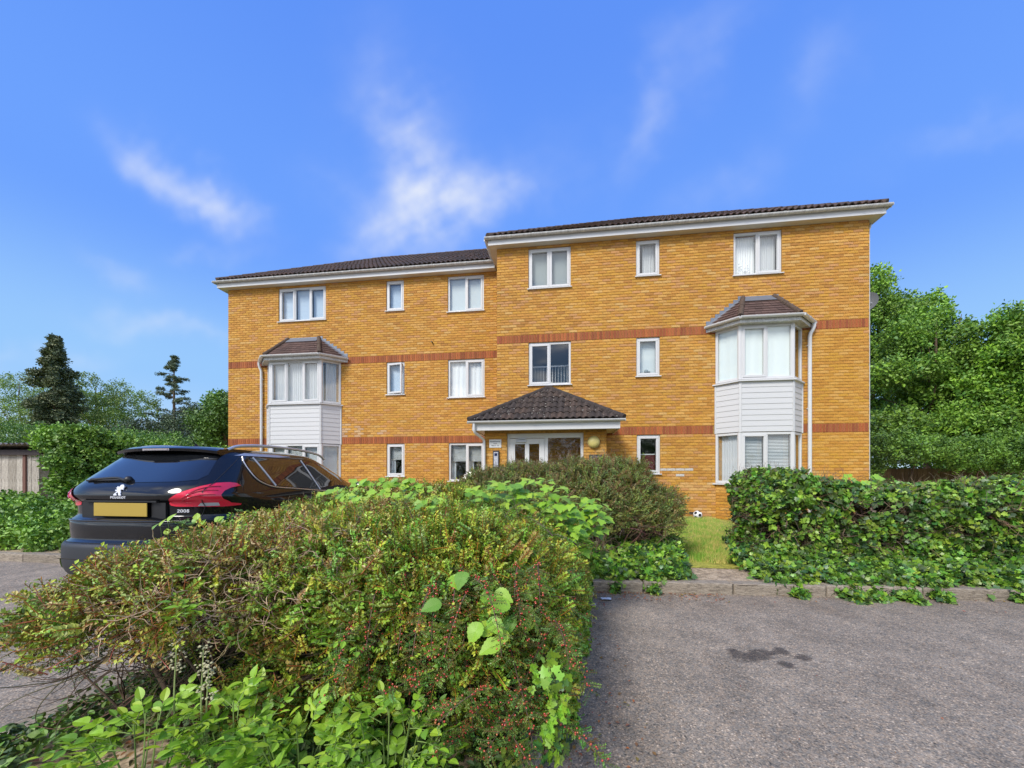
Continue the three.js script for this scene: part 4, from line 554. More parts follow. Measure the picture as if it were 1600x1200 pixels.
  // roof spoiler: a blade curved in plan above the rear window
  const spl = (() => { const A = [], N2 = 24; const P = [], I = []; for (let i = 0; i <= N2; i++) { const t = i / N2 * 2 - 1, v = t * 0.60, back = 0.42 + 0.10 * Math.pow(Math.abs(t), 2.6), drop = 0.03 * Math.pow(Math.abs(t), 3); for (const [u, y] of [[1.0, 1.537], [0.7, 1.538], [back + 0.04, 1.525], [back, 1.505], [back + 0.012, 1.478], [0.56, 1.468], [0.72, 1.46]]) P.push(...P3(u, y - drop, v)); } const K = 7; for (let i = 0; i < N2; i++) for (let k = 0; k < K; k++) { const a = i * K + k, b = i * K + (k + 1) % K; I.push(a, b, b + K, a, b + K, a + K); } for (const e of [0, N2]) for (let k = 1; k < K - 1; k++) I.push(e * K, e * K + k, e * K + k + 1); const g = new THREE.BufferGeometry(); g.setAttribute('position', new THREE.Float32BufferAttribute(P, 3)); g.setIndex(I); return toCreasedNormals(g, 0.6); })();
  const spoiler = mesh('roof_spoiler', spl, paintM, car);
  const bl = []; for (let i = -7; i <= 7; i++) bl.push(box(0.016, 0.014, 0.008, i * 0.0185, 1.49, -0.418)); mesh('brake_light', [...bl, box(0.31, 0.02, 0.006, 0, 1.49, -0.422)], phys([0.30, 0.25, 0.25], 0.2, { clearcoat: 1 }), spoiler);
  mesh('aerial', [new THREE.ConeGeometry(0.035, 0.05, 10).scale(0.6, 1, 1.6).translate(0, 1.56, -0.86), new THREE.CylinderGeometry(0.003, 0.005, 0.2, 6).rotateX(0.6).translate(0, 1.64, -0.80)], M.black, car);
  mesh('rear_wiper', [tube([[-0.01, 1.185, 0], [-0.12, 1.205, 0], [-0.42, 1.19, 0]].map(([v, y]) => onRear(0.035)(v, y)), 0.014, 20, 6), tube([[-0.06, 1.19], [-0.25, 1.185], [-0.5, 1.182]].map(([v, y]) => onRear(0.02)(v, y)), 0.009, 20, 6), new THREE.SphereGeometry(0.035, 10, 8).translate(...onRear(0.02)(0.0, 1.19))], M.black, car);
  const plate = mesh('number_plate', box(0.585, 0.125, 0.01, 0, 0.915, -0.105, 0.006), std([0.42, 0.29, 0.045], 0.45), car);
  mesh('plate_recess', [span(-0.40, 0.40, 0.985, 1.0, -0.13, -0.095), span(-0.46, -0.31, 0.84, 0.98, -0.15, -0.128), span(0.31, 0.46, 0.84, 0.98, -0.15, -0.128)], M.black, car);
  mesh('bumper_crease', tube(range(-0.8, 0.8, 20).map(v => onRear(0.003)(v, 0.81)), 0.012, 50, 6), paintM, car);
  // maker's emblem, maker's word and model number
  const lion = new THREE.Shape([[-0.42, -0.5], [-0.05, -0.5], [-0.1, -0.42], [-0.22, -0.38], [-0.08, -0.2], [0.06, -0.3], [0.18, -0.5], [0.42, -0.5], [0.4, -0.43], [0.3, -0.4], [0.28, -0.2], [0.14, 0.0], [0.3, 0.06], [0.46, 0.02], [0.42, 0.16], [0.5, 0.3], [0.4, 0.28], [0.34, 0.44], [0.2, 0.5], [0.02, 0.46], [-0.06, 0.32], [-0.16, 0.26], [-0.32, 0.34], [-0.3, 0.22], [-0.42, 0.2], [-0.3, 0.12], [-0.2, 0.1], [-0.28, 0.0], [-0.45, 0.0], [-0.36, -0.1], [-0.22, -0.1], [-0.14, -0.05], [-0.22, -0.22], [-0.38, -0.36]].map(p => new THREE.Vector2(p[0] * 0.095, p[1] * 0.105)));
  mesh('emblem', new THREE.ExtrudeGeometry(lion, { depth: 0.006, bevelEnabled: true, bevelSize: 0.002, bevelThickness: 0.002, bevelSegments: 1 }).rotateX(-0.35).translate(0, 1.095, -0.10), std([0.75, 0.75, 0.78], 0.3, { metalness: 0.4 }), car);
  mesh('lettering', text('PEUGEOT', 0.022, 0.004).scale(1.25, 1, 1).translate(0, 1.018, -0.088), std([0.75, 0.75, 0.78], 0.3, { metalness: 0.4 }), car);
  mesh('lettering', text('2008', 0.028, 0.003).scale(1.25, 1, 1).rotateY(0.26).translate(0.63, 0.893, -0.145), std([0.75, 0.75, 0.78], 0.3, { metalness: 0.4 }), car);
}

// ---------------------------------------------------------------- small things
{
  const ball = thing('football', 'white football with black patches lying at the foot of brick wall', 'ball', [3.46, 0.115, RZ + 0.16]);
  const R0 = 0.112, ico = new THREE.IcosahedronGeometry(1, 0), seen = []; const p = ico.attributes.position; for (let i = 0; i < p.count; i++) { const v = new THREE.Vector3().fromBufferAttribute(p, i); if (!seen.some(q => q.distanceTo(v) < 0.01)) seen.push(v); }
  mesh('skin', new THREE.SphereGeometry(R0, 32, 24).translate(0, R0, 0), std([0.78, 0.78, 0.78], 0.45), ball);
  const tilt = new THREE.Quaternion().setFromEuler(new THREE.Euler(0.5, 0.35, 0.2));
  seen.forEach(v => { const d = v.clone().applyQuaternion(tilt); const g = new THREE.CircleGeometry(0.042, 5), q = g.attributes.position; const rot = new THREE.Quaternion().setFromUnitVectors(new THREE.Vector3(0, 0, 1), d); const G = new THREE.SphereGeometry(R0 + 0.0008, 10, 4, 0, 6.2832, 0, 0.36).applyQuaternion(new THREE.Quaternion().setFromUnitVectors(UPV, d)).translate(0, R0, 0); mesh('patch', G, std([0.015, 0.015, 0.016], 0.5), ball); });
  const dish = thing('satellite_dish', 'dark grey satellite dish fixed high on the side wall of block', 'satellite dish', [RX1 + 0.001, 5.72, RZ - 0.55]);
  mesh('reflector', new THREE.LatheGeometry(Array.from({ length: 9 }, (_, i) => new THREE.Vector2(0.235 * i / 8, 0.05 * (i / 8) ** 2)), 32).scale(1, 1, 1.1).rotateX(Math.PI / 2).rotateX(-0.2).rotateY(-0.75).translate(0.215, 0.03, 0.15), std([0.13, 0.14, 0.155], 0.5, { side: THREE.DoubleSide }), dish);
  mesh('bracket', [poly([[0.0, 0, 0], [0.16, 0, 0.0], [0.2, 0.02, 0.12]], 0.016, 0.04), box(0.02, 0.2, 0.12, 0.01, 0, 0)], std([0.2, 0.2, 0.2], 0.5, { metalness: 0.5 }), dish);
  mesh('feed_arm', [poly([[0.2, -0.2, 0.17], [0.12, -0.14, 0.40]], 0.01), new THREE.CylinderGeometry(0.025, 0.025, 0.08, 10).rotateX(1.2).translate(0.12, -0.11, 0.40)], std([0.2, 0.2, 0.2], 0.5), dish);
  const crumple = (w, d, seed) => { const g = new THREE.PlaneGeometry(w, d, 7, 6).rotateX(-Math.PI / 2), q = g.attributes.position; for (let i = 0; i < q.count; i++) { const k = 1 - 0.4 * noise.noise(q.getX(i) * 40, seed, q.getZ(i) * 40); q.setXYZ(i, q.getX(i) * k, 0.012 + 0.022 * Math.abs(noise.noise(q.getX(i) * 25, seed * 3, q.getZ(i) * 25)), q.getZ(i) * k); } g.computeVertexNormals(); return g; };
  const onGround = (px, py) => { const l = (px - 800) / FOCAL, v = (HORIZON - py) / FOCAL, c = Math.cos(YAW), s = Math.sin(YAW), t = -CAM_Y / v; return [(l * c - s) * t, 0.004, (-l * s - c) * t]; };
  const lit = (name, geo, c, label, cat, px, py, ry = 0) => { const o = mesh(name, geo, std(c, 0.6, { side: THREE.DoubleSide })); o.position.set(...onGround(px, py)); o.rotation.y = ry; tag(o, label, cat); return o; };
  lit('litter_wrapper', crumple(0.10, 0.06, 2), [0.75, 0.76, 0.8], 'crumpled white paper wrapper on the asphalt beside the kerb corner', 'litter', 947, 938);
  lit('litter_wrapper', crumple(0.07, 0.05, 5), [0.35, 0.30, 0.38], 'small purple grey wrapper on asphalt against the hedge foot', 'litter', 926, 948);
  lit('wood_offcut', box(0.035, 0.02, 0.15, 0, 0.045, 0, 0.004).rotateX(0.45), [0.62, 0.60, 0.52], 'pale stick of wood leaning at the hedge corner by the kerb', 'offcut', 921, 928, 0.35);
  // dead leaves and grit swept along the kerb
  const R = rng(301), items = [], g = new THREE.BufferGeometry(); g.setAttribute('position', new THREE.Float32BufferAttribute([0, 0, 0.5, -0.3, 0.12, 0, 0, 0.02, -0.5, 0, 0, 0.5, 0, 0.02, -0.5, 0.3, 0.14, 0], 3)); g.setAttribute('uv', new THREE.Float32BufferAttribute(12, 2)); g.computeVertexNormals();
  const drop = (x, z, s) => items.push([place([x, 0.006 + R() * 0.008, z], new THREE.Vector3((R() - 0.5) * 0.6, 1, (R() - 0.5) * 0.6).normalize(), R() * 6.3, s), lin(0.16 + R() * 0.22, 0.07 + R() * 0.09, 0.025 + R() * 0.03)]);
  for (let i = 0; i < 420; i++) { const x = 0.12 + Math.pow(R(), 1.5) * 1.5; drop(x, kerbZ(x) + 0.03 + Math.pow(R(), 2.2) * 0.28, 0.012 + R() * 0.022); }
  for (let i = 0; i < 360; i++) { drop(0.02 + Math.pow(R(), 2) * 0.4, -4.1 + R() * 2.9, 0.010 + R() * 0.02); }
  for (let i = 0; i < 110; i++) { const x = 1.5 + R() * 4.5; drop(x, kerbZ(x) + 0.03 + Math.pow(R(), 3) * 0.35, 0.010 + R() * 0.022); }
  for (let i = 0; i < 90; i++) drop(0.3 + R() * 4, -4 + R() * 3, 0.006 + R() * 0.01);
  const dl = instanced('dead_leaves', g, std([1, 1, 1], 0.9, { side: THREE.DoubleSide }), items); tag(dl, 'brown dead leaves and crumbs swept along the kerb and hedge foot', 'leaf litter');
}
// ---------------------------------------------------------------- plants: leaves
const CY = Math.cos(YAW), SY = Math.sin(YAW);
function at(px, py, d) { const l = (px - 800) / FOCAL * d; return [l * CY - d * SY, CAM_Y + (HORIZON - py) / FOCAL * d, -l * SY - d * CY]; }
function fan(outline, fold, curl, c = [0, 0.42]) { // leaf: stalk end at the origin, tip along +y, face +z
  const z = (x, y) => fold * Math.abs(x) - curl * y * y, P = [], U = []; const o = [...outline, outline[0]];
  for (let i = 0; i < o.length - 1; i++) { const [a, b] = [o[i], o[i + 1]]; P.push(c[0], c[1], z(...c), a[0], a[1], z(...a), b[0], b[1], z(...b)); U.push(0.5, 0.5, a[0] + 0.5, a[1], b[0] + 0.5, b[1]); }
  const g = new THREE.BufferGeometry(); g.setAttribute('position', new THREE.Float32BufferAttribute(P, 3)); g.setAttribute('uv', new THREE.Float32BufferAttribute(U, 2)); g.computeVertexNormals(); return toCreasedNormals(g, 0.5);
}
const mir = h => [...h.map(p => [p[0], p[1]]), ...h.slice(1, -1).reverse().map(p => [-p[0], p[1]])];
const G = {
  ivy: fan(mir([[0, 0.06], [0.22, -0.04], [0.46, 0.12], [0.34, 0.34], [0.50, 0.58], [0.24, 0.60], [0.14, 0.80], [0, 1.0]]), 0.14, 0.12, [0, 0.4]),
  maple: fan(mir([[0, 0.05], [0.2, 0.0], [0.40, 0.02], [0.36, 0.16], [0.60, 0.34], [0.50, 0.46], [0.58, 0.62], [0.34, 0.60], [0.30, 0.70], [0.2, 0.78], [0.14, 0.92], [0, 1.08]]), 0.10, 0.16),
  ovate: fan(mir([[0, 0], [0.14, 0.1], [0.24, 0.26], [0.275, 0.44], [0.24, 0.62], [0.15, 0.82], [0, 1.0]]), 0.30, 0.14),
  toothed: fan(mir([[0, 0], [0.17, 0.06], [0.26, 0.14], [0.30, 0.13], [0.33, 0.25], [0.38, 0.27], [0.36, 0.38], [0.40, 0.42], [0.33, 0.54], [0.34, 0.60], [0.25, 0.68], [0.24, 0.76], [0.14, 0.84], [0.10, 0.93], [0, 1.02]]), 0.24, 0.18),
};
const tiny = (() => { const g = new THREE.BufferGeometry(); g.setAttribute('position', new THREE.Float32BufferAttribute([0, 0, 0, 0.32, 0.5, 0.1, 0, 1, -0.06, 0, 0, 0, 0, 1, -0.06, -0.32, 0.5, 0.1], 3)); g.setAttribute('uv', new THREE.Float32BufferAttribute([0.5, 0, 1, 0.5, 0.5, 1, 0.5, 0, 0.5, 1, 0, 0.5], 2)); g.computeVertexNormals(); return g; })();
const mA = new THREE.Matrix4(), bx = new THREE.Vector3(), by = new THREE.Vector3(), bz = new THREE.Vector3();
function leafMat(p, n, tip, s) { bz.copy(n).normalize(); by.copy(tip).addScaledVector(bz, -tip.dot(bz)); if (by.lengthSq() < 1e-5) by.set(1, 0, 0).addScaledVector(bz, -bz.x); by.normalize(); bx.crossVectors(by, bz); return new THREE.Matrix4().makeBasis(bx.clone().multiplyScalar(s), by.clone().multiplyScalar(s), bz.clone().multiplyScalar(s)).setPosition(p[0], p[1], p[2]); }
const rv = (R, k = 1) => new THREE.Vector3((R() - 0.5) * 2 * k, (R() - 0.5) * 2 * k, (R() - 0.5) * 2 * k);
function bunch(leaf, n, rad, size, seed, flat = 0.6, sizeVar = 0.5) { // n leaves scattered round the origin, facing +y on the whole
  const R = rng(seed), L = []; for (let i = 0; i < n; i++) { const g = leaf.clone(), d = rv(R).normalize().multiplyScalar(rad * Math.cbrt(R())); const nn = new THREE.Vector3(0, flat, 0).add(rv(R, 1)).normalize(); g.applyMatrix4(leafMat([d.x, d.y * 0.8, d.z], nn, rv(R), size * (1 - sizeVar / 2 + R() * sizeVar))); const v = 0.75 + R() * 0.5; L.push(paint(norm(g), [v * (0.95 + 0.15 * R()), v, v])); } return mergeGeometries(L);
}
function sprig(n, len, leafLen, seed, spread = 1) { // small-leaved twig along +y
  const R = rng(seed), L = [paint(norm(new THREE.CylinderGeometry(0.0012, 0.002, len, 4, 1, true).translate(0, len / 2, 0)), [1.5, 0.55, 0.9])];
  for (let i = 0; i < n; i++) { const y = len * (0.1 + 0.9 * i / n), s = i & 1 ? 1 : -1, a = (R() - 0.5) * 2.2; const tip = new THREE.Vector3(s * spread, 0.7 + 0.3 * R(), (R() - 0.5) * 1.4), nn = new THREE.Vector3((R() - 0.5) * 0.9, 0.35 + R() * 0.6, 0.8 * Math.cos(a)); const g = tiny.clone().applyMatrix4(leafMat([s * 0.003, y, (R() - 0.5) * 0.01], nn, tip, leafLen * (0.75 + 0.5 * R()))); const v = 0.7 + R() * 0.6; L.push(paint(norm(g), [v, v, v])); }
  return mergeGeometries(L);
}
const leafMatl = (o = {}) => phys([1, 1, 1], 0.55, { vertexColors: true, side: THREE.DoubleSide, transmission: 0.22, thickness: 0, ...o });
const LM = { leaf: leafMatl(), glossy: std([1, 1, 1], 0.42, { vertexColors: true, side: THREE.DoubleSide }), wood: std([0.17, 0.115, 0.08], 0.9, { map: soilTex }), twig: std([1, 1, 1], 0.9, { side: THREE.DoubleSide }) };
const bright = [[0.27, 0.49, 0.025], [0.22, 0.42, 0.022], [0.31, 0.52, 0.035], [0.15, 0.32, 0.025], [0.35, 0.51, 0.03]].map(c => phys(c, 0.5, { side: THREE.DoubleSide, transmission: 0.25, thickness: 0 }));
// points in the outer skin of a solid given by a distance function
function skin(count, bb, sdf, R, depth, keep) {
  const out = []; let guard = 0; const e = 0.02;
  while (out.length < count && guard++ < count * 120) {
    const x = lerp(bb[0], bb[1], R()), y = lerp(bb[2], bb[3], R()), z = lerp(bb[4], bb[5], R()), d = sdf(x, y, z);
    if (d > 0.0 || d < -depth) continue; if (R() > Math.exp(d / (depth * 0.45))) continue; if (keep && !keep(x, y, z, d)) continue;
    const n = new THREE.Vector3(sdf(x + e, y, z) - d, sdf(x, y + e, z) - d, sdf(x, y, z + e) - d).normalize(); out.push([[x, y, z], n, d]);
  } return out;
}
const roundBox = (x, y, z, c, h, r) => { const qx = Math.abs(x - c[0]) - h[0] + r, qy = Math.abs(y - c[1]) - h[1] + r, qz = Math.abs(z - c[2]) - h[2] + r; return Math.hypot(Math.max(qx, 0), Math.max(qy, 0), Math.max(qz, 0)) + Math.min(Math.max(qx, qy, qz), 0) - r; };
const ellip = (x, y, z, c, r) => { const a = (x - c[0]) / r[0], b = (y - c[1]) / r[1], d = (z - c[2]) / r[2], k = Math.sqrt(a * a + b * b + d * d); return (k - 1) * Math.min(r[0], r[1], r[2]); };
function branchGeo(pts, r0, r1, rad = 6) { const cur = new THREE.CatmullRomCurve3(pts.map(p => new THREE.Vector3(...p))), n = pts.length * 4, g = new THREE.TubeGeometry(cur, n, 1, rad, false), p = g.attributes.position; for (let i = 0; i <= n; i++) { const t = i / n, c = cur.getPointAt(t), r = lerp(r0, r1, t); for (let k = 0; k <= rad; k++) { const q = i * (rad + 1) + k; p.setXYZ(q, c.x + (p.getX(q) - c.x) * r, c.y + (p.getY(q) - c.y) * r, c.z + (p.getZ(q) - c.z) * r); } } g.computeVertexNormals(); return g; }
const twigGeo = (() => { const R = rng(71), L = []; for (let k = 0; k < 3; k++) { let p = new THREE.Vector3(0, 0, 0), d = new THREE.Vector3((R() - 0.5) * 0.8, 1, (R() - 0.5) * 0.8).normalize(); const pts = [p.toArray()]; for (let i = 0; i < 5; i++) { d.add(rv(R, 0.45)).normalize(); p = p.clone().addScaledVector(d, 0.05); pts.push(p.toArray()); } L.push(norm(branchGeo(pts, 0.0022, 0.0009, 3))); } return mergeGeometries(L); })();

// ---------------------------------------------------------------- foreground hedge
let hedgeSDF;
function hitHedge(px, py, back = 0.03) { let d = 0.9; for (; d < 4.4; d += 0.02) { const p = at(px, py, d); if (hedgeSDF(...p) < 0.0) break; } return d - back; }   // distance at which a line of sight meets the hedge
{
  const hedge = thing('cotoneaster_hedge', 'low wide cotoneaster hedge with tiny leaves, red berries and dry twigs between parking bays', 'hedge', [0, 0, 0]);
  const R = rng(11);
  const sdf = (x, y, z) => {
    const top = 0.93 + 0.16 * smooth(-2.2, -4.0, z) * smooth(-0.3, -1.5, x) - 0.13 * smooth(-0.9, 0.1, x) * smooth(-2.0, -3.6, z) - 0.03 * smooth(-0.6, 0.1, x) - 0.14 * smooth(-1.4, -2.5, x) * smooth(-3.0, -1.3, z);
    const nearZ = lerp(-1.52, -1.16, smooth(-1.2, -2.0, x)), far = -4.5;
    const xr = lerp(-0.06, 0.16, smooth(-1.6, -4.0, z)), xl = -2.34; const d = roundBox(x, y, z, [(xl + xr) / 2, top / 2 - 0.1, (nearZ + far) / 2], [(xr - xl) / 2, top / 2 + 0.1, (nearZ - far) / 2], 0.40);
    return d + 0.14 * fbm(x * 2.6, y * 2.6, z * 2.6, 3) + 0.07 * noise.noise(x * 8, y * 8, z * 8);
  };
  hedgeSDF = sdf;
  const bb = [-2.6, 0.4, 0.0, 1.25, -4.7, -0.95];
  const hollow = (x, y, z, d) => { if (x < -1.45 && z > -2.5 && y < 0.52 + 0.12 * noise.noise(x * 5, 1, z * 5)) return false; if (z > -1.75 && y < 0.42 && x > -0.75 && R() < 0.75) return false; if (z > -1.9 && y < 0.62 && x < -0.5 && R() < 0.45) return false; return R() > 0.92 * smooth(0.0, 0.26, fbm(x * 4.5, y * 4.5, z * 4.5 + 9, 3)); };
  const dry = (x, z) => clamp(0.40 + 1.3 * fbm(x * 1.1, 4, z * 1.1, 3) - smooth(-1.5, -0.5, x) * 0.75 + smooth(-1.0, -1.9, x) * 0.15);
  const S = [sprig(20, 0.10, 0.017, 1), sprig(24, 0.12, 0.016, 2), sprig(16, 0.075, 0.019, 3), sprig(10, 0.11, 0.014, 4)];
  const lists = [[], [], [], []], twigs = [];
  for (const [p, n, d] of skin(40000, bb, sdf, R, 0.26, hollow)) {
    const q = dry(p[0], p[2]), k = R(), dir = n.clone().add(rv(R, 0.9)).add(new THREE.Vector3(0, 0.15, 0)).normalize();
    let c; if (k < q * 0.75) { const t = R(); c = t < 0.5 ? lin(0.25 + R() * 0.10, 0.25 + R() * 0.07, 0.055) : t < 0.68 ? lin(0.33, 0.23, 0.09) : lin(0.33, 0.37, 0.05); } else { const t = R(); c = t < 0.60 ? lin(0.12 + R() * 0.08, 0.22 + R() * 0.10, 0.022) : t < 0.95 ? lin(0.28 + R() * 0.11, 0.36 + R() * 0.09, 0.035) : lin(0.30, 0.22, 0.05); }
    if (q > 0.45 && R() < 0.2) { const tg = new THREE.Vector3().crossVectors(n, rv(R)).normalize().addScaledVector(n, 0.12 + 0.2 * R()).normalize(); twigs.push([place([p[0] - n.x * 0.02, p[1] - n.y * 0.02, p[2] - n.z * 0.02], tg, R() * 6.3, 0.35 + R() * 0.5), lin(0.40 + R() * 0.2, 0.29 + R() * 0.13, 0.18 + R() * 0.08)]); }
    lists[q > 0.6 && R() < 0.4 ? 3 : Math.floor(R() * 3)].push([place(p, dir, R() * 6.3, 0.8 + R() * 0.5), c]);
  }
  for (const [p, n] of skin(2600, bb, (x, y, z) => sdf(x, y, z) + 0.22, R, 0.5, (x, y) => y > 0.2)) twigs.push([place(p, n.add(rv(R, 1.2)).normalize(), R() * 6.3, 0.9 + R() * 0.8), lin(0.10 + R() * 0.05, 0.07 + R() * 0.03, 0.05)]);
  // arching shoots with leaves in two ranks and berries along the back
  const berries = [], shoots = []; const berry = new THREE.IcosahedronGeometry(0.0037, 1);
  const shoot = (p0, dir, len, droop, bn) => { let p = new THREE.Vector3(...p0), d = new THREE.Vector3(...dir).normalize(); const pts = [p.toArray()], st = 0.02; for (let s = 0; s < len; s += st) { d.y -= droop * st; d.add(rv(R, 0.05)).normalize(); const q = p.clone().addScaledVector(d, st); const side = new THREE.Vector3().crossVectors(d, new THREE.Vector3(0, 1, 0)).normalize(), nn = new THREE.Vector3().crossVectors(side, d).normalize(); for (const sg of [-1, 1]) { const sd = side.clone().multiplyScalar(sg).addScaledVector(d, 0.6).add(rv(R, 0.35)).normalize(); lists[Math.floor(R() * 3)].push([leafMatY(q.toArray(), sd, 0.30 + 0.28 * R()), lin(0.07 + R() * 0.08, 0.15 + R() * 0.10, 0.022 + R() * 0.015)]); } for (let k = 0; k < bn; k++) if (R() < 0.5) { const b = q.clone().addScaledVector(side, (R() - 0.5) * 0.03).addScaledVector(nn, 0.006 + R() * 0.008).add(rv(R, 0.006)); berries.push([new THREE.Matrix4().makeScale(1, 1, 1).setPosition(b.x, b.y, b.z), R() < 0.8 ? lin(0.38 + R() * 0.1, 0.04 + R() * 0.03, 0.03) : lin(0.44, 0.15, 0.04)]); } p = q; pts.push(p.toArray()); } if (pts.length > 3) shoots.push(norm(branchGeo(pts.filter((_, i) => i % 3 === 0 || i === pts.length - 1), 0.004, 0.0012, 4))); };
  function leafMatY(p, dir, s) { return place(p, dir, R() * 6.3, s); }
  for (let i = 0; i < 46; i++) { const x = -1.0 + R() * 1.0; shoot([x, 0.50 + R() * 0.38, -1.62 - R() * 0.22], [(R() - 0.5) * 1.4, 0.3 - R() * 0.5, 0.75], 0.22 + R() * 0.26, 3.2, 3); }
  for (let i = 0; i < 20; i++) { const x = -0.62 + R() * 0.55; shoot([x, 0.12 + R() * 0.3, -1.5 - R() * 0.1], [(R() - 0.5) * 1.2, 0.5, 0.7], 0.18 + R() * 0.22, 2.2, 3); }
  for (let i = 0; i < 34; i++) { const z = -1.25 - R() * 1.1; shoot([-1.95 - R() * 0.4, 0.50 + R() * 0.25, z], [-0.7 - R() * 0.4, 0.2 - R() * 0.5, (R() - 0.4) * 0.9], 0.22 + R() * 0.3, 2.6, 3); }
  for (let i = 0; i < 18; i++) shoot([-0.16 + R() * 0.12, 0.35 + R() * 0.4, -1.9 - R() * 2.2], [0.9, 0.1, (R() - 0.5)], 0.10 + R() * 0.10, 3, 1);
  for (let i = 0; i < 60; i++) { const x = -2.1 + R() * 2.2, z = -1.9 - R() * 2.4; shoot([x, 0.86 + 0.1 * R(), z], [(R() - 0.5) * 1.4, 0.8, (R() - 0.5) * 1.4], 0.14 + R() * 0.14, 4, 0); }
  lists.forEach((l, i) => instanced('leaves', S[i], LM.glossy, l, hedge));
  instanced('twigs', twigGeo, LM.twig, twigs, hedge); instanced('berries', berry, phys([1, 1, 1], 0.25, { clearcoat: 0.5 }), berries, hedge);
  // bare tan twigs lying over the dry part
  const bare = []; for (let i = 0; i < 150; i++) { const qx = 190 + 400 * R(), qy = 845 + 140 * R() - 0.05 * (qx - 190); let p = new THREE.Vector3(...at(qx, qy, hitHedge(qx, qy, 0.012))); const e = 0.02, g = q => new THREE.Vector3(sdf(q.x + e, q.y, q.z) - sdf(q.x - e, q.y, q.z), sdf(q.x, q.y + e, q.z) - sdf(q.x, q.y - e, q.z), sdf(q.x, q.y, q.z + e) - sdf(q.x, q.y, q.z - e)).normalize(); let d = new THREE.Vector3().crossVectors(g(p), rv(R)).normalize(); const pts = [p.toArray()]; for (let k = 0; k < 5 + R() * 5; k++) { d.add(rv(R, 0.55)).normalize(); p = p.clone().addScaledVector(d, 0.03); const f = sdf(p.x, p.y, p.z); p.addScaledVector(g(p), clamp(-f, -0.02, 0.02) + 0.01); pts.push(p.toArray()); } bare.push(norm(branchGeo(pts, 0.0024, 0.0012, 4))); if (R() < 0.7) { const b = pts[2 + Math.floor(R() * 2)]; const t2 = rv(R, 0.06); bare.push(norm(branchGeo([b, [b[0] + t2.x * 0.6, b[1] + t2.y * 0.5 + 0.01, b[2] + t2.z * 0.6], [b[0] + t2.x, b[1] + t2.y + 0.02, b[2] + t2.z]], 0.0018, 0.0009, 4))); } }
  const bt = mesh('bare_twigs', bare, std([0.50, 0.36, 0.23], 0.9), hedge); bt.userData.kind = 'stuff';
  const sm = mesh('shoots', shoots, LM.wood, hedge); sm.userData.kind = 'stuff';
  // old stems at the base
  for (const [pts, r] of [[[[-1.42, 0.1, -1.42], [-1.32, 0.22, -1.5], [-1.12, 0.36, -1.62], [-0.9, 0.47, -1.78], [-0.6, 0.56, -2.0]], 0.019], [[[-1.66, 0.08, -1.48], [-1.74, 0.24, -1.5], [-1.86, 0.42, -1.5], [-2.02, 0.60, -1.45]], 0.014], [[[-0.9, 0.08, -1.9], [-0.86, 0.35, -1.95], [-0.9, 0.7, -2.1]], 0.016], [[[-0.35, 0.08, -1.75], [-0.3, 0.3, -1.72], [-0.2, 0.55, -1.8]], 0.013], [[[-1.95, 0.08, -1.9], [-1.9, 0.4, -1.85], [-2.02, 0.66, -1.7]], 0.015], [[[-1.7, 0.1, -1.5], [-1.55, 0.3, -1.48], [-1.6, 0.5, -1.42], [-1.78, 0.6, -1.36]], 0.008], [[[-1.9, 0.1, -1.5], [-1.98, 0.3, -1.42], [-2.1, 0.42, -1.4]], 0.006]]) mesh('stem', branchGeo(pts, r, r * 0.55, 7), LM.wood, hedge);
}

// ---------------------------------------------------------------- broad-leaved weeds (each leaf a part)
function leafAt(parent, geo, mats, R, p, n, tip, s) { const m = mesh('leaf', geo, mats[Math.floor(R() * mats.length)], parent); m.applyMatrix4(leafMat(p, n, tip, s)); return m; }
function compound(parent, R, geo, mats, base, dir, len, pairs, size) { // pinnate leaf on a stalk from base along dir
  const d = new THREE.Vector3(...dir).normalize(), b = new THREE.Vector3(...base), side = new THREE.Vector3().crossVectors(d, UPV).normalize(); if (side.lengthSq() < 0.1) side.set(1, 0, 0); const up = new THREE.Vector3().crossVectors(side, d).normalize(); if (up.y < 0) up.negate();
  const pt = t => b.clone().addScaledVector(d, len * t).add(new THREE.Vector3(0, -0.22 * len * t * t, 0)); stalks.push(norm(branchGeo([pt(0).toArray(), pt(0.35).toArray(), pt(0.7).toArray(), pt(1).toArray()], 0.0022, 0.0012, 4)));
  for (let i = 0; i < pairs; i++) { const t = 0.45 + 0.5 * i / pairs; for (const s of [-1, 1]) leafAt(parent, geo, mats, R, pt(t).toArray(), up.clone().add(rv(R, 0.35)).addScaledVector(side, s * 0.2), side.clone().multiplyScalar(s).addScaledVector(d, 0.55).add(rv(R, 0.2)), size * (0.8 + 0.35 * R())); }
  leafAt(parent, geo, mats, R, pt(0.98).toArray(), up.clone().add(rv(R, 0.3)), d.clone().add(new THREE.Vector3(0, -0.3, 0)), size * (1.05 + 0.3 * R()));
}
let stalks = [];
const endStalks = (t, c = [0.16, 0.24, 0.05]) => { if (stalks.length) mesh('stalk', stalks, std(c, 0.7), t); stalks = []; };
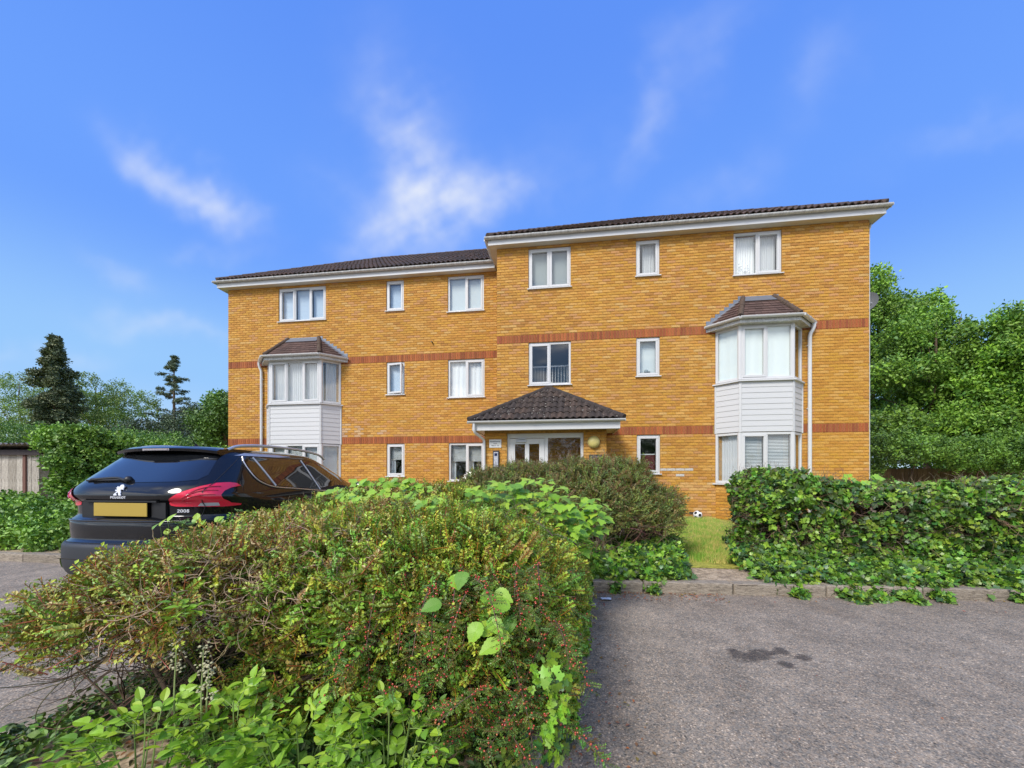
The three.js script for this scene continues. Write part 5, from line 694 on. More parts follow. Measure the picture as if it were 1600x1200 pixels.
{
  const spots = [[-1.5, -1.2, 'bright green pinnate weed at the hedge corner beside kerb edge', 44], [-1.22, -1.28, 'bright green pinnate weed at the hedge foot beside the bare old stem', 56], [-0.92, -1.26, 'dense bright green pinnate weed in the middle of hedge foot', 58], [-0.62, -1.30, 'bright green pinnate weed at hedge foot below the berried shoots', 50], [-1.0, -1.13, 'low bright green pinnate weed in front of the dense middle weed', 46], [-0.72, -1.14, 'low bright green pinnate weed in front of the berried shoots', 40]];
  for (const [x, z, label, n] of spots) { const R = rng(Math.round(-x * 1000)), w = thing('leafy_weed', label, 'weed', [0, 0, 0], 'weeds growing out of the hedge foot'); for (let i = 0; i < n; i++) { const a = R() * 6.283, r = 0.19 * Math.sqrt(R()), h = (z > -1.16 ? 0.10 : 0.17) + (z > -1.16 ? 0.16 : 0.29) * R() * (1 - r * 2); compound(w, R, R() < 0.6 ? G.ovate : G.toothed, bright, [x + Math.cos(a) * r, h - 0.03, z + Math.sin(a) * r * 0.7], [Math.cos(a) * 0.8 + (R() - 0.5), 0.45, Math.sin(a) * 0.7 + 0.35], 0.080 + 0.05 * R(), 2, 0.033 + 0.015 * R()); if (i % 4 === 0) stalks.push(norm(branchGeo([[x + Math.cos(a) * 0.05, 0.1, z], [x + Math.cos(a) * r * 0.7, h * 0.6, z + Math.sin(a) * r * 0.4], [x + Math.cos(a) * r, h, z + Math.sin(a) * r * 0.7]], 0.004, 0.002, 5))); } endStalks(w); }
  // bramble sprays hanging out of the hedge
  const spray = (label, list, geo, size, base) => { const R = rng(Math.round(list[0][0] * 7 + list[0][1])), w = thing('bramble_spray', label, 'bramble', [0, 0, 0]); for (const [px, py, d, k] of list) { const p = at(px, py, hitHedge(px, py, 0.13)); leafAt(w, geo, bright, R, p, new THREE.Vector3((R() - 0.5) * 0.7, 0.75, 0.65 + (R() - 0.5) * 0.4), new THREE.Vector3((R() - 0.5) * 2, -0.5 + R() * 0.5, 0.4), size * (k || 1) * (0.85 + 0.3 * R())); stalks.push(norm(branchGeo([base, [lerp(base[0], p[0], 0.5), lerp(base[1], p[1], 0.5) + 0.03, lerp(base[2], p[2], 0.5)], p], 0.0026, 0.0014, 4))); } endStalks(w, [0.22, 0.14, 0.07]); };
  spray('bramble spray of broad toothed leaves standing out of the berried hedge face', [[690, 942, 1.72, 1.2], [708, 898, 1.7, 0.9], [726, 893, 1.72], [752, 928, 1.68], [772, 925, 1.7, 1.2], [795, 940, 1.68, 1.2], [800, 962, 1.66], [820, 950, 1.7, 0.8], [832, 962, 1.7, 0.9], [818, 925, 1.74, 0.8], [750, 972, 1.66, 1.1], [772, 980, 1.65, 1.1], [792, 985, 1.66], [782, 1003, 1.64, 1.1], [765, 965, 1.67], [845, 968, 1.72, 0.8]], G.toothed, 0.078, at(775, 990, hitHedge(775, 990, -0.1)));
  const sprayP = (label, list, n, size) => { const R = rng(Math.round(list[0][0] * 3)), w = thing('rose_spray', label, 'briar', [0, 0, 0]); for (const [px, py] of list) for (let q = 0; q < 2; q++) { const p = at(px + (R() - 0.5) * 24, py + (R() - 0.5) * 24, hitHedge(px, py, 0.09)); compound(w, R, G.ovate, bright, p, [(R() - 0.5) * 1.6, 0.35, 0.8], 0.10, n, size * 0.85); } endStalks(w); };
  sprayP('pinnate green spray poking from the dry twigs of the hedge', [[490, 935, 1.75], [505, 975, 1.72], [530, 985, 1.72], [545, 1010, 1.7], [470, 960, 1.75]], 2, 0.042);
  sprayP('pinnate green spray below the bare twigs on the hedge face', [[300, 895, 1.75], [315, 930, 1.7], [300, 960, 1.7], [335, 950, 1.7]], 2, 0.045);
  sprayP('three-leaved lime shoot in front of the dark hollow of hedge', [[415, 1045, 1.5], [425, 1050, 1.5]], 1, 0.055);
  sprayP('pinnate spray of small leaves low on the berried hedge face', [[615, 1090, 1.5], [640, 1110, 1.5], [575, 1130, 1.45]], 2, 0.05);
  // climber with broad leaves over the hedge top near the car
  { const R = rng(909), w = thing('climbing_vine', 'light green climber with lobed leaves sprawling over the hedge top beside car', 'climber'); for (let i = 0; i < 84; i++) { const t = R(), px = 500 + 185 * t + (R() - 0.5) * 20, py = 792 - 30 * Math.sin(t * 3.0) + (R() - 0.5) * 34, p = at(px, py, Math.min(3.5, hitHedge(px, py + 16, 0.02))); leafAt(w, R() < 0.6 ? G.maple : G.toothed, bright, R, p, new THREE.Vector3((R() - 0.5), 0.8, 0.5 + R() * 0.5), rv(R), 0.055 + R() * 0.04); if (i % 4 === 0) stalks.push(norm(branchGeo([[p[0], p[1] - 0.18, p[2] - 0.03], [p[0] + 0.02, p[1] - 0.06, p[2]], p], 0.003, 0.0015, 4))); } endStalks(w); }
  { const R = rng(515), w = thing('climbing_vine', 'few rounded climber leaves on the hedge edge in front of car bumper', 'climber'); for (const [px, py] of [[238, 828], [250, 822], [262, 815], [275, 830], [285, 822], [300, 818], [308, 812], [262, 835], [335, 815], [345, 818], [312, 822]]) { const p = at(px, py, Math.min(2.5, hitHedge(px, py + 14, 0.02))); leafAt(w, G.toothed, bright, R, p, new THREE.Vector3((R() - 0.5), 0.6, 0.9), new THREE.Vector3((R() - 0.5), 0.6, 0), 0.045 + 0.02 * R()); stalks.push(norm(branchGeo([[p[0], p[1] - 0.12, p[2]], [p[0] + 0.01, p[1] - 0.05, p[2]], p], 0.002, 0.0012, 4))); } endStalks(w); }
  // sycamore sapling
  { const R = rng(606), w = thing('sycamore_sapling', 'bright lime sycamore sapling between the hedge and the dark shrub', 'sapling'); const base = [-0.25, 0.1, -4.35]; const blobs = [[775, 775, 3.45, 48, 22], [845, 790, 3.35, 62, 38], [895, 820, 3.3, 48, 36], [825, 768, 3.5, 60, 22], [925, 805, 3.4, 24, 32], [880, 842, 3.2, 46, 24]]; let k = 0; for (const [px, py, d, rx, ry] of blobs) { const tipp = at(px, py + 8, d); stalks.push(norm(branchGeo([base, [lerp(base[0], tipp[0], 0.3), 0.5, lerp(base[2], tipp[2], 0.3)], [tipp[0], tipp[1], tipp[2]]], 0.011, 0.003, 5))); for (let i = 0; i < 49; i++) { const a = R() * 6.283, r = Math.sqrt(R()), p = at(px + Math.cos(a) * r * rx, py + Math.sin(a) * r * ry, d + (R() - 0.5) * 0.45); leafAt(w, G.maple, bright, R, p, new THREE.Vector3((R() - 0.5) * 0.9, 0.8, 0.55 * R()), new THREE.Vector3((R() - 0.5) * 2, -0.35, 0.9 * R()), 0.062 + 0.045 * R()); } } endStalks(w, [0.2, 0.16, 0.07]); }
  // flower spikes
  { const R = rng(808), cream = std([0.46, 0.43, 0.25], 0.8), fl = new THREE.IcosahedronGeometry(0.0042, 0).scale(1, 0.7, 1); const tops = [[276, 1005, 1.5], [318, 1015, 1.5], [326, 1045, 1.46]]; for (const [i, [px, py, d]] of tops.entries()) { const w = thing('flower_spike', ['tall spike of cream flowers against the dry twigs of hedge', 'second spike of cream flowers rising from the green weeds', 'short spike of fading cream flowers among the green weeds'][i], 'wild flower'); const p = at(px, py, d); stalks.push(norm(branchGeo([[p[0] + 0.01, 0.1, p[2]], [p[0], p[1] * 0.6, p[2] + 0.01], p], 0.0045, 0.002, 5))); const items = []; for (let k = 0; k < 46; k++) { const t = R(); items.push(fl.clone().scale(0.7 + R(), 0.7 + R(), 0.7 + R()).translate(p[0] + (R() - 0.5) * 0.06 * (1.1 - t), p[1] - 0.11 + t * 0.13, p[2] + (R() - 0.5) * 0.05)); } endStalks(w, [0.24, 0.30, 0.10]); const f = mesh('flowers', items, cream, w); f.userData.kind = 'stuff'; } }
}

// ---------------------------------------------------------------- ivy, shrubs
const ivyBunch = [bunch(G.ivy, 6, 0.05, 0.055, 1, 0.9), bunch(G.ivy, 6, 0.05, 0.048, 2, 0.9), bunch(G.ivy, 5, 0.06, 0.062, 3, 0.9)];
const ivyCol = R => { const t = R(); return t < 0.35 ? lin(0.035 + R() * 0.03, 0.085 + R() * 0.05, 0.025) : t < 0.8 ? lin(0.09 + R() * 0.06, 0.20 + R() * 0.09, 0.025) : lin(0.19 + R() * 0.08, 0.33 + R() * 0.1, 0.04); };
const spreadLists = (n) => Array.from({ length: n }, () => []);
{
  const R = rng(31), hedge = thing('ivy_hedge', 'clipped hedge overgrown with ivy right of the trodden path', 'hedge');
  const sdf = (x, y, z) => { const top = 1.06 + 0.24 * Math.exp(-(((x - 3.0) / 0.55) ** 2)) + 0.10 * smooth(4.0, 6.5, x) + 0.02; return roundBox(x, y, z, [7.37, top / 2 - 0.1, -5.95], [4.8, top / 2 + 0.1, 0.78], 0.30) + 0.12 * fbm(x * 2, y * 2, z * 2, 3) + 0.05 * noise.noise(x * 7, y * 7, z * 7); };
  const lists = spreadLists(3), twigs = [];
  for (const [p, n] of skin(11500, [2.3, 9.5, 0.05, 1.5, -6.9, -5.0], sdf, R, 0.2, (x, y, z) => { if (x > 7.2 && R() < 0.5) return false; const bare = fbm(x * 1.6, y * 2.2, z, 3) + 0.10 * Math.exp(-(((x - 3.9) / 0.5) ** 2 + ((y - 0.85) / 0.22) ** 2)) + 0.10 * Math.exp(-(((y - 0.42) / 0.15) ** 2)); return R() > 1.1 * smooth(0.08, 0.34, bare); })) lists[Math.floor(R() * 3)].push([place(p, n.clone().add(rv(R, 0.55)).normalize(), R() * 6.3, 0.75 + R() * 0.5), ivyCol(R)]);
  for (const [p, n] of skin(4600, [2.3, 9.5, 0.05, 1.5, -6.9, -5.0], (x, y, z) => sdf(x, y, z) + 0.13, R, 0.35)) twigs.push([place(p, n.add(rv(R, 1.3)).normalize(), R() * 6.3, 0.8 + R() * 0.9), lin(0.15 + R() * 0.12, 0.11 + R() * 0.07, 0.075 + R() * 0.03)]);
  lists.forEach((l, i) => instanced('ivy_leaves', ivyBunch[i], LM.glossy, l, hedge)); instanced('twigs', twigGeo, LM.twig, twigs, hedge);
  for (let i = 0; i < 14; i++) { const x = 2.75 + i * 0.36 + (R() - 0.5) * 0.2, z = -5.75 + (R() - 0.5) * 0.5; mesh('stem', branchGeo([[x, 0.05, z], [x + (R() - 0.5) * 0.2, 0.4, z + (R() - 0.5) * 0.2], [x + (R() - 0.5) * 0.4, 0.85, z + (R() - 0.5) * 0.3]], 0.018, 0.008, 5), LM.wood, hedge); }
  for (let i = 0; i < 16; i++) { const x = 2.6 + R() * 4.2, y = 0.3 + R() * 0.7; mesh('stem', branchGeo([[x, y, -5.2], [x + 0.15 * (R() - 0.5), y - 0.08, -5.14], [x + 0.35 * (R() - 0.5), y - 0.2 * R() + 0.1, -5.15]], 0.006, 0.003, 4), LM.wood, hedge); }
  // large fresh leaves on top
  for (let i = 0; i < 22; i++) { const px = 1325 + R() * 60, py = 745 + R() * 28, p = at(px, py, 5.15 + R() * 0.2); leafAt(hedge, G.maple, bright, R, p, new THREE.Vector3((R() - 0.5), 0.8, 0.6), rv(R), 0.10 + R() * 0.05); }
}
{
  const R = rng(32), iv = thing('ground_ivy', 'glossy ivy spreading from the ivy hedge over kerb stones', 'ivy'); const lists = spreadLists(3);
  for (let i = 0; i < 5200; i++) { const x = 1.98 + Math.pow(R(), 0.9) * 7.5, t = Math.pow(R(), 0.8), kz = kerbZ(x), edge = kz - 0.05 + 0.16 * noise.noise(x * 2.1, 3, 1) + 0.1 * noise.noise(x * 6, 5, 1); const z = lerp(edge, -5.35, t); if (x < 2.25 && R() < smooth(2.3, 2.0, x)) continue; const over = z > kz - 0.12; const y = over ? lerp(0.13, 0.01, smooth(kz - 0.10, kz + 0.02, z)) + R() * 0.05 : 0.13 + R() * 0.12 + 0.18 * smooth(-4.9, -5.35, z) * R(); lists[Math.floor(R() * 3)].push([place([x, y, z], new THREE.Vector3((R() - 0.5), 0.9, 0.6 + (R() - 0.5)).normalize(), R() * 6.3, 0.7 + R() * 0.5), ivyCol(R)]); }
  for (const [cx, n, len] of [[2.42, 60, 0.10], [2.9, 150, 0.2], [3.12, 90, 0.15], [3.42, 120, 0.19], [3.75, 70, 0.13], [4.5, 60, 0.13], [5.4, 60, 0.15]]) for (let i = 0; i < n; i++) { const t = R(), kz = kerbZ(cx); const z = kz - 0.12 + t * (0.12 + len); lists[Math.floor(R() * 3)].push([place([cx + (R() - 0.5) * 0.28 * (1.15 - t), lerp(0.15, 0.025, smooth(kz - 0.08, kz + 0.03, z)) + R() * 0.03, z], new THREE.Vector3((R() - 0.5), 0.8, 0.6).normalize(), R() * 6.3, 0.65 + R() * 0.4), ivyCol(R)]); }
  lists.forEach((l, i) => instanced('ivy_leaves', ivyBunch[i], LM.glossy, l, iv));
}
{
  const R = rng(33), sh = thing('dome_shrub', 'dark olive dome shaped cotoneaster shrub in front of the porch', 'shrub');
  const sdf = (x, y, z) => Math.min(ellip(x, y, z, [-0.55, 0.30, -5.75], [1.35, 1.06, 1.0]), ellip(x, y, z, [0.45, 0.36, -5.75], [1.18, 1.06, 0.95])) + 0.24 * fbm(x * 2.4, y * 2.4, z * 2.4, 3) + 0.07 * noise.noise(x * 7, y * 7, z * 7);
  const S = [sprig(16, 0.13, 0.022, 5), sprig(18, 0.15, 0.02, 6), sprig(12, 0.12, 0.022, 7)], lists = spreadLists(3), twigs = [];
  for (const [p, n] of skin(20000, [-2.1, 1.9, 0.2, 1.6, -6.9, -4.6], sdf, R, 0.24, (x, y, z) => y > 0.62 - 0.25 * smooth(0.3, -0.4, x) + 0.2 * noise.noise(x * 3, 2, z * 3))) { const t = R(), c = t < 0.45 ? lin(0.11 + R() * 0.05, 0.165 + R() * 0.06, 0.035) : t < 0.62 ? lin(0.22 + R() * 0.07, 0.18 + R() * 0.05, 0.07) : t < 0.92 ? lin(0.17 + R() * 0.08, 0.23 + R() * 0.07, 0.04) : lin(0.28, 0.33, 0.05); lists[Math.floor(R() * 3)].push([place(p, n.clone().add(rv(R, 0.8)).normalize(), R() * 6.3, 0.8 + R() * 0.5), c]); }
  for (const [p, n] of skin(3400, [-2.1, 1.9, 0.12, 1.6, -6.9, -4.6], (x, y, z) => sdf(x, y, z) + 0.14, R, 0.4)) twigs.push([place(p, n.add(rv(R, 1)).add(new THREE.Vector3(0, 0.6, 0)).normalize(), R() * 6.3, 0.9 + R() * 0.9), lin(0.15 + R() * 0.12, 0.105 + R() * 0.08, 0.07 + R() * 0.05)]);
  lists.forEach((l, i) => instanced('leaves', S[i], LM.leaf, l, sh)); instanced('twigs', twigGeo, LM.twig, twigs, sh);
  for (let i = 0; i < 34; i++) { const a = -0.2 + R() * 1.7, z = -5.6 + (R() - 0.5) * 0.7; mesh('stem', branchGeo([[a * 0.8, 0.08, z], [a * 0.9 + (R() - 0.5) * 0.1, 0.4, z + 0.2 * R()], [a + (R() - 0.5) * 0.25, 0.85, z + 0.35 * R()]], 0.010, 0.004, 4), LM.wood, sh); }
  const fl = []; const c = at(1010, 806, 5.2); for (let i = 0; i < 6; i++) fl.push(new THREE.IcosahedronGeometry(0.018, 0).translate(c[0] + (R() - 0.5) * 0.05, c[1] + (R() - 0.5) * 0.05, c[2] + R() * 0.03)); mesh('blossom', fl, std([0.60, 0.05, 0.12], 0.6), sh);
  const iv = thing('ground_ivy', 'glossy ivy carpet at the foot of the dark dome shrub', 'ivy'), il = spreadLists(3);
  for (let i = 0; i < 2600; i++) { const t = Math.pow(R(), 0.85), x = 0.12 + R() * 1.5, kz = kerbZ(x), right = 1.5 - 0.15 * noise.noise(x * 3, 1, t * 3); const z = lerp(kz - 0.09 + 0.09 * noise.noise(x * 4, 2, 2), -5.3, t); if (x > right - 0.15 * (1 - t)) continue; il[Math.floor(R() * 3)].push([place([x, 0.12 + R() * 0.10 + 0.28 * t * R(), z], new THREE.Vector3((R() - 0.5), 0.8, 0.7).normalize(), R() * 6.3, 0.75 + R() * 0.5), ivyCol(R)]); }
  for (const [cx, n, len] of [[0.95, 50, 0.08], [0.55, 40, 0.06]]) for (let i = 0; i < n; i++) { const t = R(), kz = kerbZ(cx), z = kz - 0.12 + t * (0.12 + len); il[Math.floor(R() * 3)].push([place([cx + (R() - 0.5) * 0.26 * (1.1 - t), lerp(0.15, 0.03, smooth(kz - 0.08, kz + 0.03, z)) + R() * 0.03, z], new THREE.Vector3((R() - 0.5), 0.8, 0.6).normalize(), R() * 6.3, 0.65 + R() * 0.4), ivyCol(R)]); }
  il.forEach((l, i) => instanced('ivy_leaves', ivyBunch[i], LM.glossy, l, iv));
  const iv2 = thing('trailing_ivy', 'light green ivy trailing down the hedge side onto the asphalt edge', 'ivy'), jl = spreadLists(3);
  for (let i = 0; i < 900; i++) { const z = -1.15 - Math.pow(R(), 1.3) * 3.0, y = 0.02 + Math.pow(R(), 1.5) * 0.62; const x = lerp(0.0, 0.22, smooth(-1.5, -4.0, z)) - 0.10 * y + (R() - 0.5) * 0.10 + 0.05 * noise.noise(z * 3, y * 3, 1); if (noise.noise(z * 2.2, y * 3, 7) < -0.12) continue; jl[Math.floor(R() * 3)].push([place([x, y, z], new THREE.Vector3(0.8, 0.5 + (R() - 0.5) * 0.6, 0.6 + (R() - 0.5)).normalize(), R() * 6.3, 0.42 + R() * 0.35), R() < 0.6 ? lin(0.17 + R() * 0.08, 0.33 + R() * 0.1, 0.03) : ivyCol(R)]); }
  jl.forEach((l, i) => instanced('ivy_leaves', ivyBunch[i], LM.glossy, l, iv2));
  const gc = thing('ground_cover', 'mixed low weeds and dead leaves on the soil at hedge foot', 'ground cover'), kl = spreadLists(2), dead = [];
  const low = [bunch(G.ovate, 9, 0.06, 0.035, 51, 0.9), bunch(G.toothed, 8, 0.06, 0.04, 52, 0.9)];
  for (let i = 0; i < 1500; i++) { const x = -2.36 + R() * 2.2, z = -1.12 - R() * 1.3, c = fbm(x * 2, 3, z * 2, 3); if (c < -0.2 && x < -1.4) continue; kl[i & 1].push([place([x, 0.12 + R() * 0.08, z], new THREE.Vector3((R() - 0.5), 1, (R() - 0.5)).normalize(), R() * 6.3, 0.6 + R() * 0.6), R() < 0.6 ? lin(0.10 + R() * 0.08, 0.20 + R() * 0.12, 0.025) : lin(0.06, 0.12, 0.025)]); }
  for (let i = 0; i < 1500; i++) dead.push([leafMat([-2.36 + R() * 2.3, 0.104 + R() * 0.015, -1.12 - R() * 1.6], new THREE.Vector3((R() - 0.5), 1, (R() - 0.5)), rv(R), 0.018 + R() * 0.03), lin(0.14 + R() * 0.16, 0.09 + R() * 0.08, 0.045 + R() * 0.03)]);
  kl.forEach((l, i) => instanced('leaves', low[i], LM.leaf, l, gc)); instanced('dead_leaves', paint(G.ovate.clone(), [1, 1, 1]), LM.twig, dead, gc);
}
// ---------------------------------------------------------------- trees and shrubs further off
const bigLeaf = [bunch(G.ovate, 16, 0.26, 0.105, 11, 0.5), bunch(G.ovate, 16, 0.28, 0.10, 12, 0.5), bunch(G.toothed, 14, 0.26, 0.105, 13, 0.5)];
const smallLeaf = [bunch(G.ovate, 14, 0.11, 0.065, 14, 0.6), bunch(G.toothed, 12, 0.11, 0.07, 15, 0.6)];
function foliage(t, blobs, n, geos, col, R, depth, rough = 0.35, gap) { // blobs: [center, radii]
  const lists = spreadLists(geos.length); const bb = [1e9, -1e9, 1e9, -1e9, 1e9, -1e9]; for (const [c, r] of blobs) for (let k = 0; k < 3; k++) { bb[2 * k] = Math.min(bb[2 * k], c[k] - r[k] * 1.3); bb[2 * k + 1] = Math.max(bb[2 * k + 1], c[k] + r[k] * 1.3); } bb[2] = Math.max(bb[2], 0.1);
  const sc = blobs.reduce((a, b) => a + b[1][1], 0) / blobs.length, f = 1.6 / sc; const sdf = (x, y, z) => { let d = 1e9; for (const [c, r] of blobs) d = Math.min(d, ellip(x, y, z, c, r)); return d + rough * sc * (fbm(x * f, y * f, z * f, 3) + 0.35 * noise.noise(x * f * 4, y * f * 4, z * f * 4)); };
  for (const [p, nn, d] of skin(n, bb, sdf, R, depth, (x, y, z) => noise.noise(x * f * 2.4 + 7, y * f * 2.4, z * f * 2.4) > (gap ?? -0.28))) lists[Math.floor(R() * geos.length)].push([place(p, nn.clone().add(rv(R, 0.7)).add(new THREE.Vector3(0, 0.4, 0)).normalize(), R() * 6.3, 0.7 + R() * 0.6), col(R).multiplyScalar(clamp(1 + 1.1 * fbm(p[0] * 0.7, p[1] * 0.7, p[2] * 0.7, 2), 0.6, 1.5))]);
  lists.forEach((l, i) => instanced('crown', geos[i], LM.leaf, l, t));
}
function clumps(blobs, R, k, f) { const out = []; for (const [c, r] of blobs) { const m = (r[0] + r[1] + r[2]) / 3; for (let i = 0; i < k; i++) { const d = rv(R).normalize(), q = 0.25 + 0.72 * Math.cbrt(R()), s = m * f * (0.6 + 0.8 * R()); out.push([[c[0] + d.x * r[0] * q, Math.max(c[1] + d.y * r[1] * q, s * 0.7), c[2] + d.z * r[2] * q], [s * (0.9 + 0.4 * R()), s * (0.65 + 0.4 * R()), s * (0.9 + 0.4 * R())]]); } } return out; }
const green = (a, b) => R => { const t = R(); return lin(lerp(a[0], b[0], t), lerp(a[1], b[1], t), lerp(a[2], b[2], t)); };
function px(c, r, d, deep = 0.8) { const k = d / FOCAL; return [at(c[0], c[1], d), [r[0] * k, r[1] * k, r[0] * k * deep]]; }
function tree(name, label, category, blobs, n, geos, col, seed, o = {}) {
  const R = rng(seed), t = thing(name, label, category, [0, 0, 0], o.group); foliage(t, clumps(blobs, R, o.k || 16, o.f || 0.36), n, geos, col, R, o.depth || 0.55, o.rough ?? 0.5, o.gap ?? -0.3);
  const low = blobs.reduce((a, b) => b[0][1] - b[1][1] < a[0][1] - a[1][1] ? b : a), c = blobs[0][0], base = [low[0][0], 0.05, low[0][2]], tr = o.trunk || 0.14;
  const wood = [branchGeo([base, [lerp(base[0], c[0], 0.3) + 0.1, c[1] * 0.35, lerp(base[2], c[2], 0.3)], [c[0], c[1], c[2]], [c[0], c[1] + blobs[0][1][1] * 0.75, c[2]]], tr, tr * 0.2, 8)];
  mesh('trunk', wood, LM.wood, t);
  for (const [b, r] of blobs) for (let i = 0; i < (o.limbs ?? 3); i++) { const s = [lerp(base[0], c[0], 0.5), lerp(0.5, c[1], 0.6), lerp(base[2], c[2], 0.5)], e = [b[0] + (R() - 0.5) * r[0] * 1.3, b[1] + (R() - 0.2) * r[1], b[2] + (R() - 0.5) * r[2] * 1.2]; mesh('limb', branchGeo([s, [lerp(s[0], e[0], 0.5), lerp(s[1], e[1], 0.4), lerp(s[2], e[2], 0.5)], e], tr * 0.45, tr * 0.08, 5), LM.wood, t); }
  return t;
}
const lush = green([0.07, 0.19, 0.02], [0.27, 0.47, 0.04]), mid = green([0.07, 0.17, 0.025], [0.17, 0.32, 0.035]), deep = green([0.05, 0.12, 0.02], [0.12, 0.24, 0.03]), pale = green([0.16, 0.27, 0.045], [0.26, 0.37, 0.06]);
tree('broadleaf_tree', 'tall broadleaf tree close behind the right end of building', 'tree', [px([1374, 500], [58, 84], 19), px([1400, 590], [70, 90], 18.5), px([1345, 600], [60, 100], 20)], 4300, bigLeaf, lush, 41, { group: 'trees right of the building', rough: 0.9, gap: -0.04, depth: 0.6, limbs: 5, k: 18, f: 0.33 });
tree('broadleaf_tree', 'bushy green tree above the wooden fence, next to the tallest tree', 'tree', [px([1462, 560], [58, 82], 16.5), px([1440, 630], [66, 70], 16), px([1500, 620], [60, 80], 16.5)], 4200, bigLeaf, lush, 42, { group: 'trees right of the building', rough: 0.9, gap: -0.12, depth: 0.6, limbs: 5, k: 18, f: 0.33 });
tree('broadleaf_tree', 'broad green tree above the ivy bank, away from the building', 'tree', [px([1565, 565], [70, 85], 15), px([1610, 610], [80, 90], 14.5), px([1540, 640], [60, 70], 14.8)], 4400, bigLeaf, lush, 43, { group: 'trees right of the building', rough: 0.9, gap: -0.12, depth: 0.6, limbs: 5, k: 18, f: 0.33 });
{ const R = rng(55), t = thing('ivy_bank', 'ivy bank spilling over the top of the wooden fence', 'ivy'); foliage(t, [px([1395, 700], [40, 26], 13.6), px([1450, 702], [50, 17], 13.6), px([1520, 708], [55, 24], 13.3), px([1590, 706], [60, 30], 13), px([1660, 700], [60, 40], 12.8), px([1374, 722], [14, 34], 13.8)], 3400, [smallLeaf[0], smallLeaf[1]], green([0.06, 0.15, 0.02], [0.19, 0.36, 0.035]), R, 0.5, 0.8, -0.2);
  mesh('stem', [branchGeo([at(1420, 800, 13.9), at(1425, 740, 13.9), at(1440, 700, 13.8)], 0.05, 0.02), branchGeo([at(1560, 800, 13.4), at(1565, 740, 13.4), at(1580, 700, 13.2)], 0.05, 0.02)], LM.wood, t); }
{ const a = at(1365, 743, 14.6), b = at(1640, 743, 13.9), L = Math.hypot(b[0] - a[0], b[2] - a[2]), ang = Math.atan2(-(b[2] - a[2]), b[0] - a[0]), f = thing('wooden_fence', 'weathered brown close boarded fence under the ivy bank', 'fence', [a[0], 0.1, a[2]]); f.rotation.y = ang; const R = rng(3), mats = [[0.16, 0.105, 0.06], [0.20, 0.135, 0.075], [0.13, 0.085, 0.05]].map(c => std(c, 0.95, { map: soilTex })), g = new RoundedBoxGeometry(0.142, 1.42, 0.018, 1, 0.004); for (let x = 0.075; x < L; x += 0.15) { const m = mesh('board', g, mats[Math.floor(R() * 3)], f); m.position.set(x, 0.71 + (R() - 0.5) * 0.02, (R() - 0.5) * 0.006); } mesh('rail', [span(0, L, 0.3, 0.38, -0.06, -0.012), span(0, L, 1.1, 1.18, -0.06, -0.012)], mats[2], f); }
// left: conifers, pale trees, shrubs, shed
function conifer(label, pxTop, pxBase, d, halfPx, n, seed, col, thin) { const R = rng(seed), t = thing('conifer', label, 'conifer'); const top = at(pxTop[0], pxTop[1], d), k = d / FOCAL, w = halfPx * k, H = top[1]; mesh('trunk', branchGeo([[top[0], 0.05, top[2]], [top[0], H * 0.5, top[2]], [top[0], H, top[2]]], 0.22, 0.02, 7), LM.wood, t); const geo = [bunch(G.ovate, 16, 0.22, 0.15, seed, 0.3), bunch(G.ovate, 16, 0.24, 0.13, seed + 1, 0.3)], lists = [[], []];
  const tiers = thin ? 20 : 26; for (let q = 0; q < tiers; q++) { const f = (q + R() * 0.6) / tiers, y = H * (1 - f * 0.93), rad = w * Math.pow(f, thin ? 0.8 : 0.75) * (0.8 + 0.4 * R()); const nb = thin ? 5 : 9; for (let b = 0; b < nb; b++) { const a = R() * 6.283, len = rad * (0.5 + 0.75 * R()), yb = y + (thin ? (R() - 0.5) * 0.7 : 0); const tipY = yb - (thin ? -0.25 + 0.4 * R() : 0.28) * len; if (thin && q % 1 === 0) mesh('branch', branchGeo([[top[0], yb, top[2]], [top[0] + Math.cos(a) * len * 0.5, yb + 0.02, top[2] + Math.sin(a) * len * 0.5], [top[0] + Math.cos(a) * len, tipY, top[2] + Math.sin(a) * len]], 0.035, 0.012, 4), LM.wood, t); const m = Math.max(2, Math.round(n / tiers / nb)); for (let i = 0; i < m; i++) { const s = (thin ? 0.3 : 0.15) + (thin ? 0.75 : 0.85) * Math.sqrt(R()); lists[i & 1].push([place([top[0] + Math.cos(a) * len * s + (R() - 0.5) * 0.3, lerp(yb, tipY, s) + (R() - 0.5) * (thin ? 0.12 : 0.4), top[2] + Math.sin(a) * len * s + (R() - 0.5) * 0.3], new THREE.Vector3(Math.cos(a) * 0.6, 0.6, Math.sin(a) * 0.6).add(rv(R, 0.5)).normalize(), R() * 6.3, thin ? 0.5 + 0.3 * R() : 0.75 + R() * 0.5), col(R)]); } } }
  lists.forEach((l, i) => instanced('crown', geo[i], LM.leaf, l, t)); return t; }
conifer('tall dark conifer with drooping boughs beyond the pale trees', [86, 528], [86, 700], 30, 52, 4200, 91, green([0.06, 0.095, 0.035], [0.16, 0.185, 0.065]), false);
conifer('slender open conifer with bare spire behind the car roof', [272, 556], [272, 700], 34, 54, 1700, 92, green([0.06, 0.10, 0.045], [0.13, 0.18, 0.08]), true);
tree('dark_evergreen', 'rounded dark evergreen below the slender conifer spire', 'tree', [px([272, 668], [52, 42], 30), px([235, 690], [40, 34], 30)], 1900, bigLeaf, green([0.06, 0.10, 0.045], [0.12, 0.18, 0.07]), 47);
tree('pale_tree', 'pale airy tree beside the tall dark conifer, toward the car', 'tree', [px([150, 640], [48, 50], 34), px([195, 650], [38, 42], 33), px([120, 650], [36, 40], 34)], 1900, bigLeaf, pale, 45, { rough: 0.75, group: 'pale trees beside the tall conifer' });
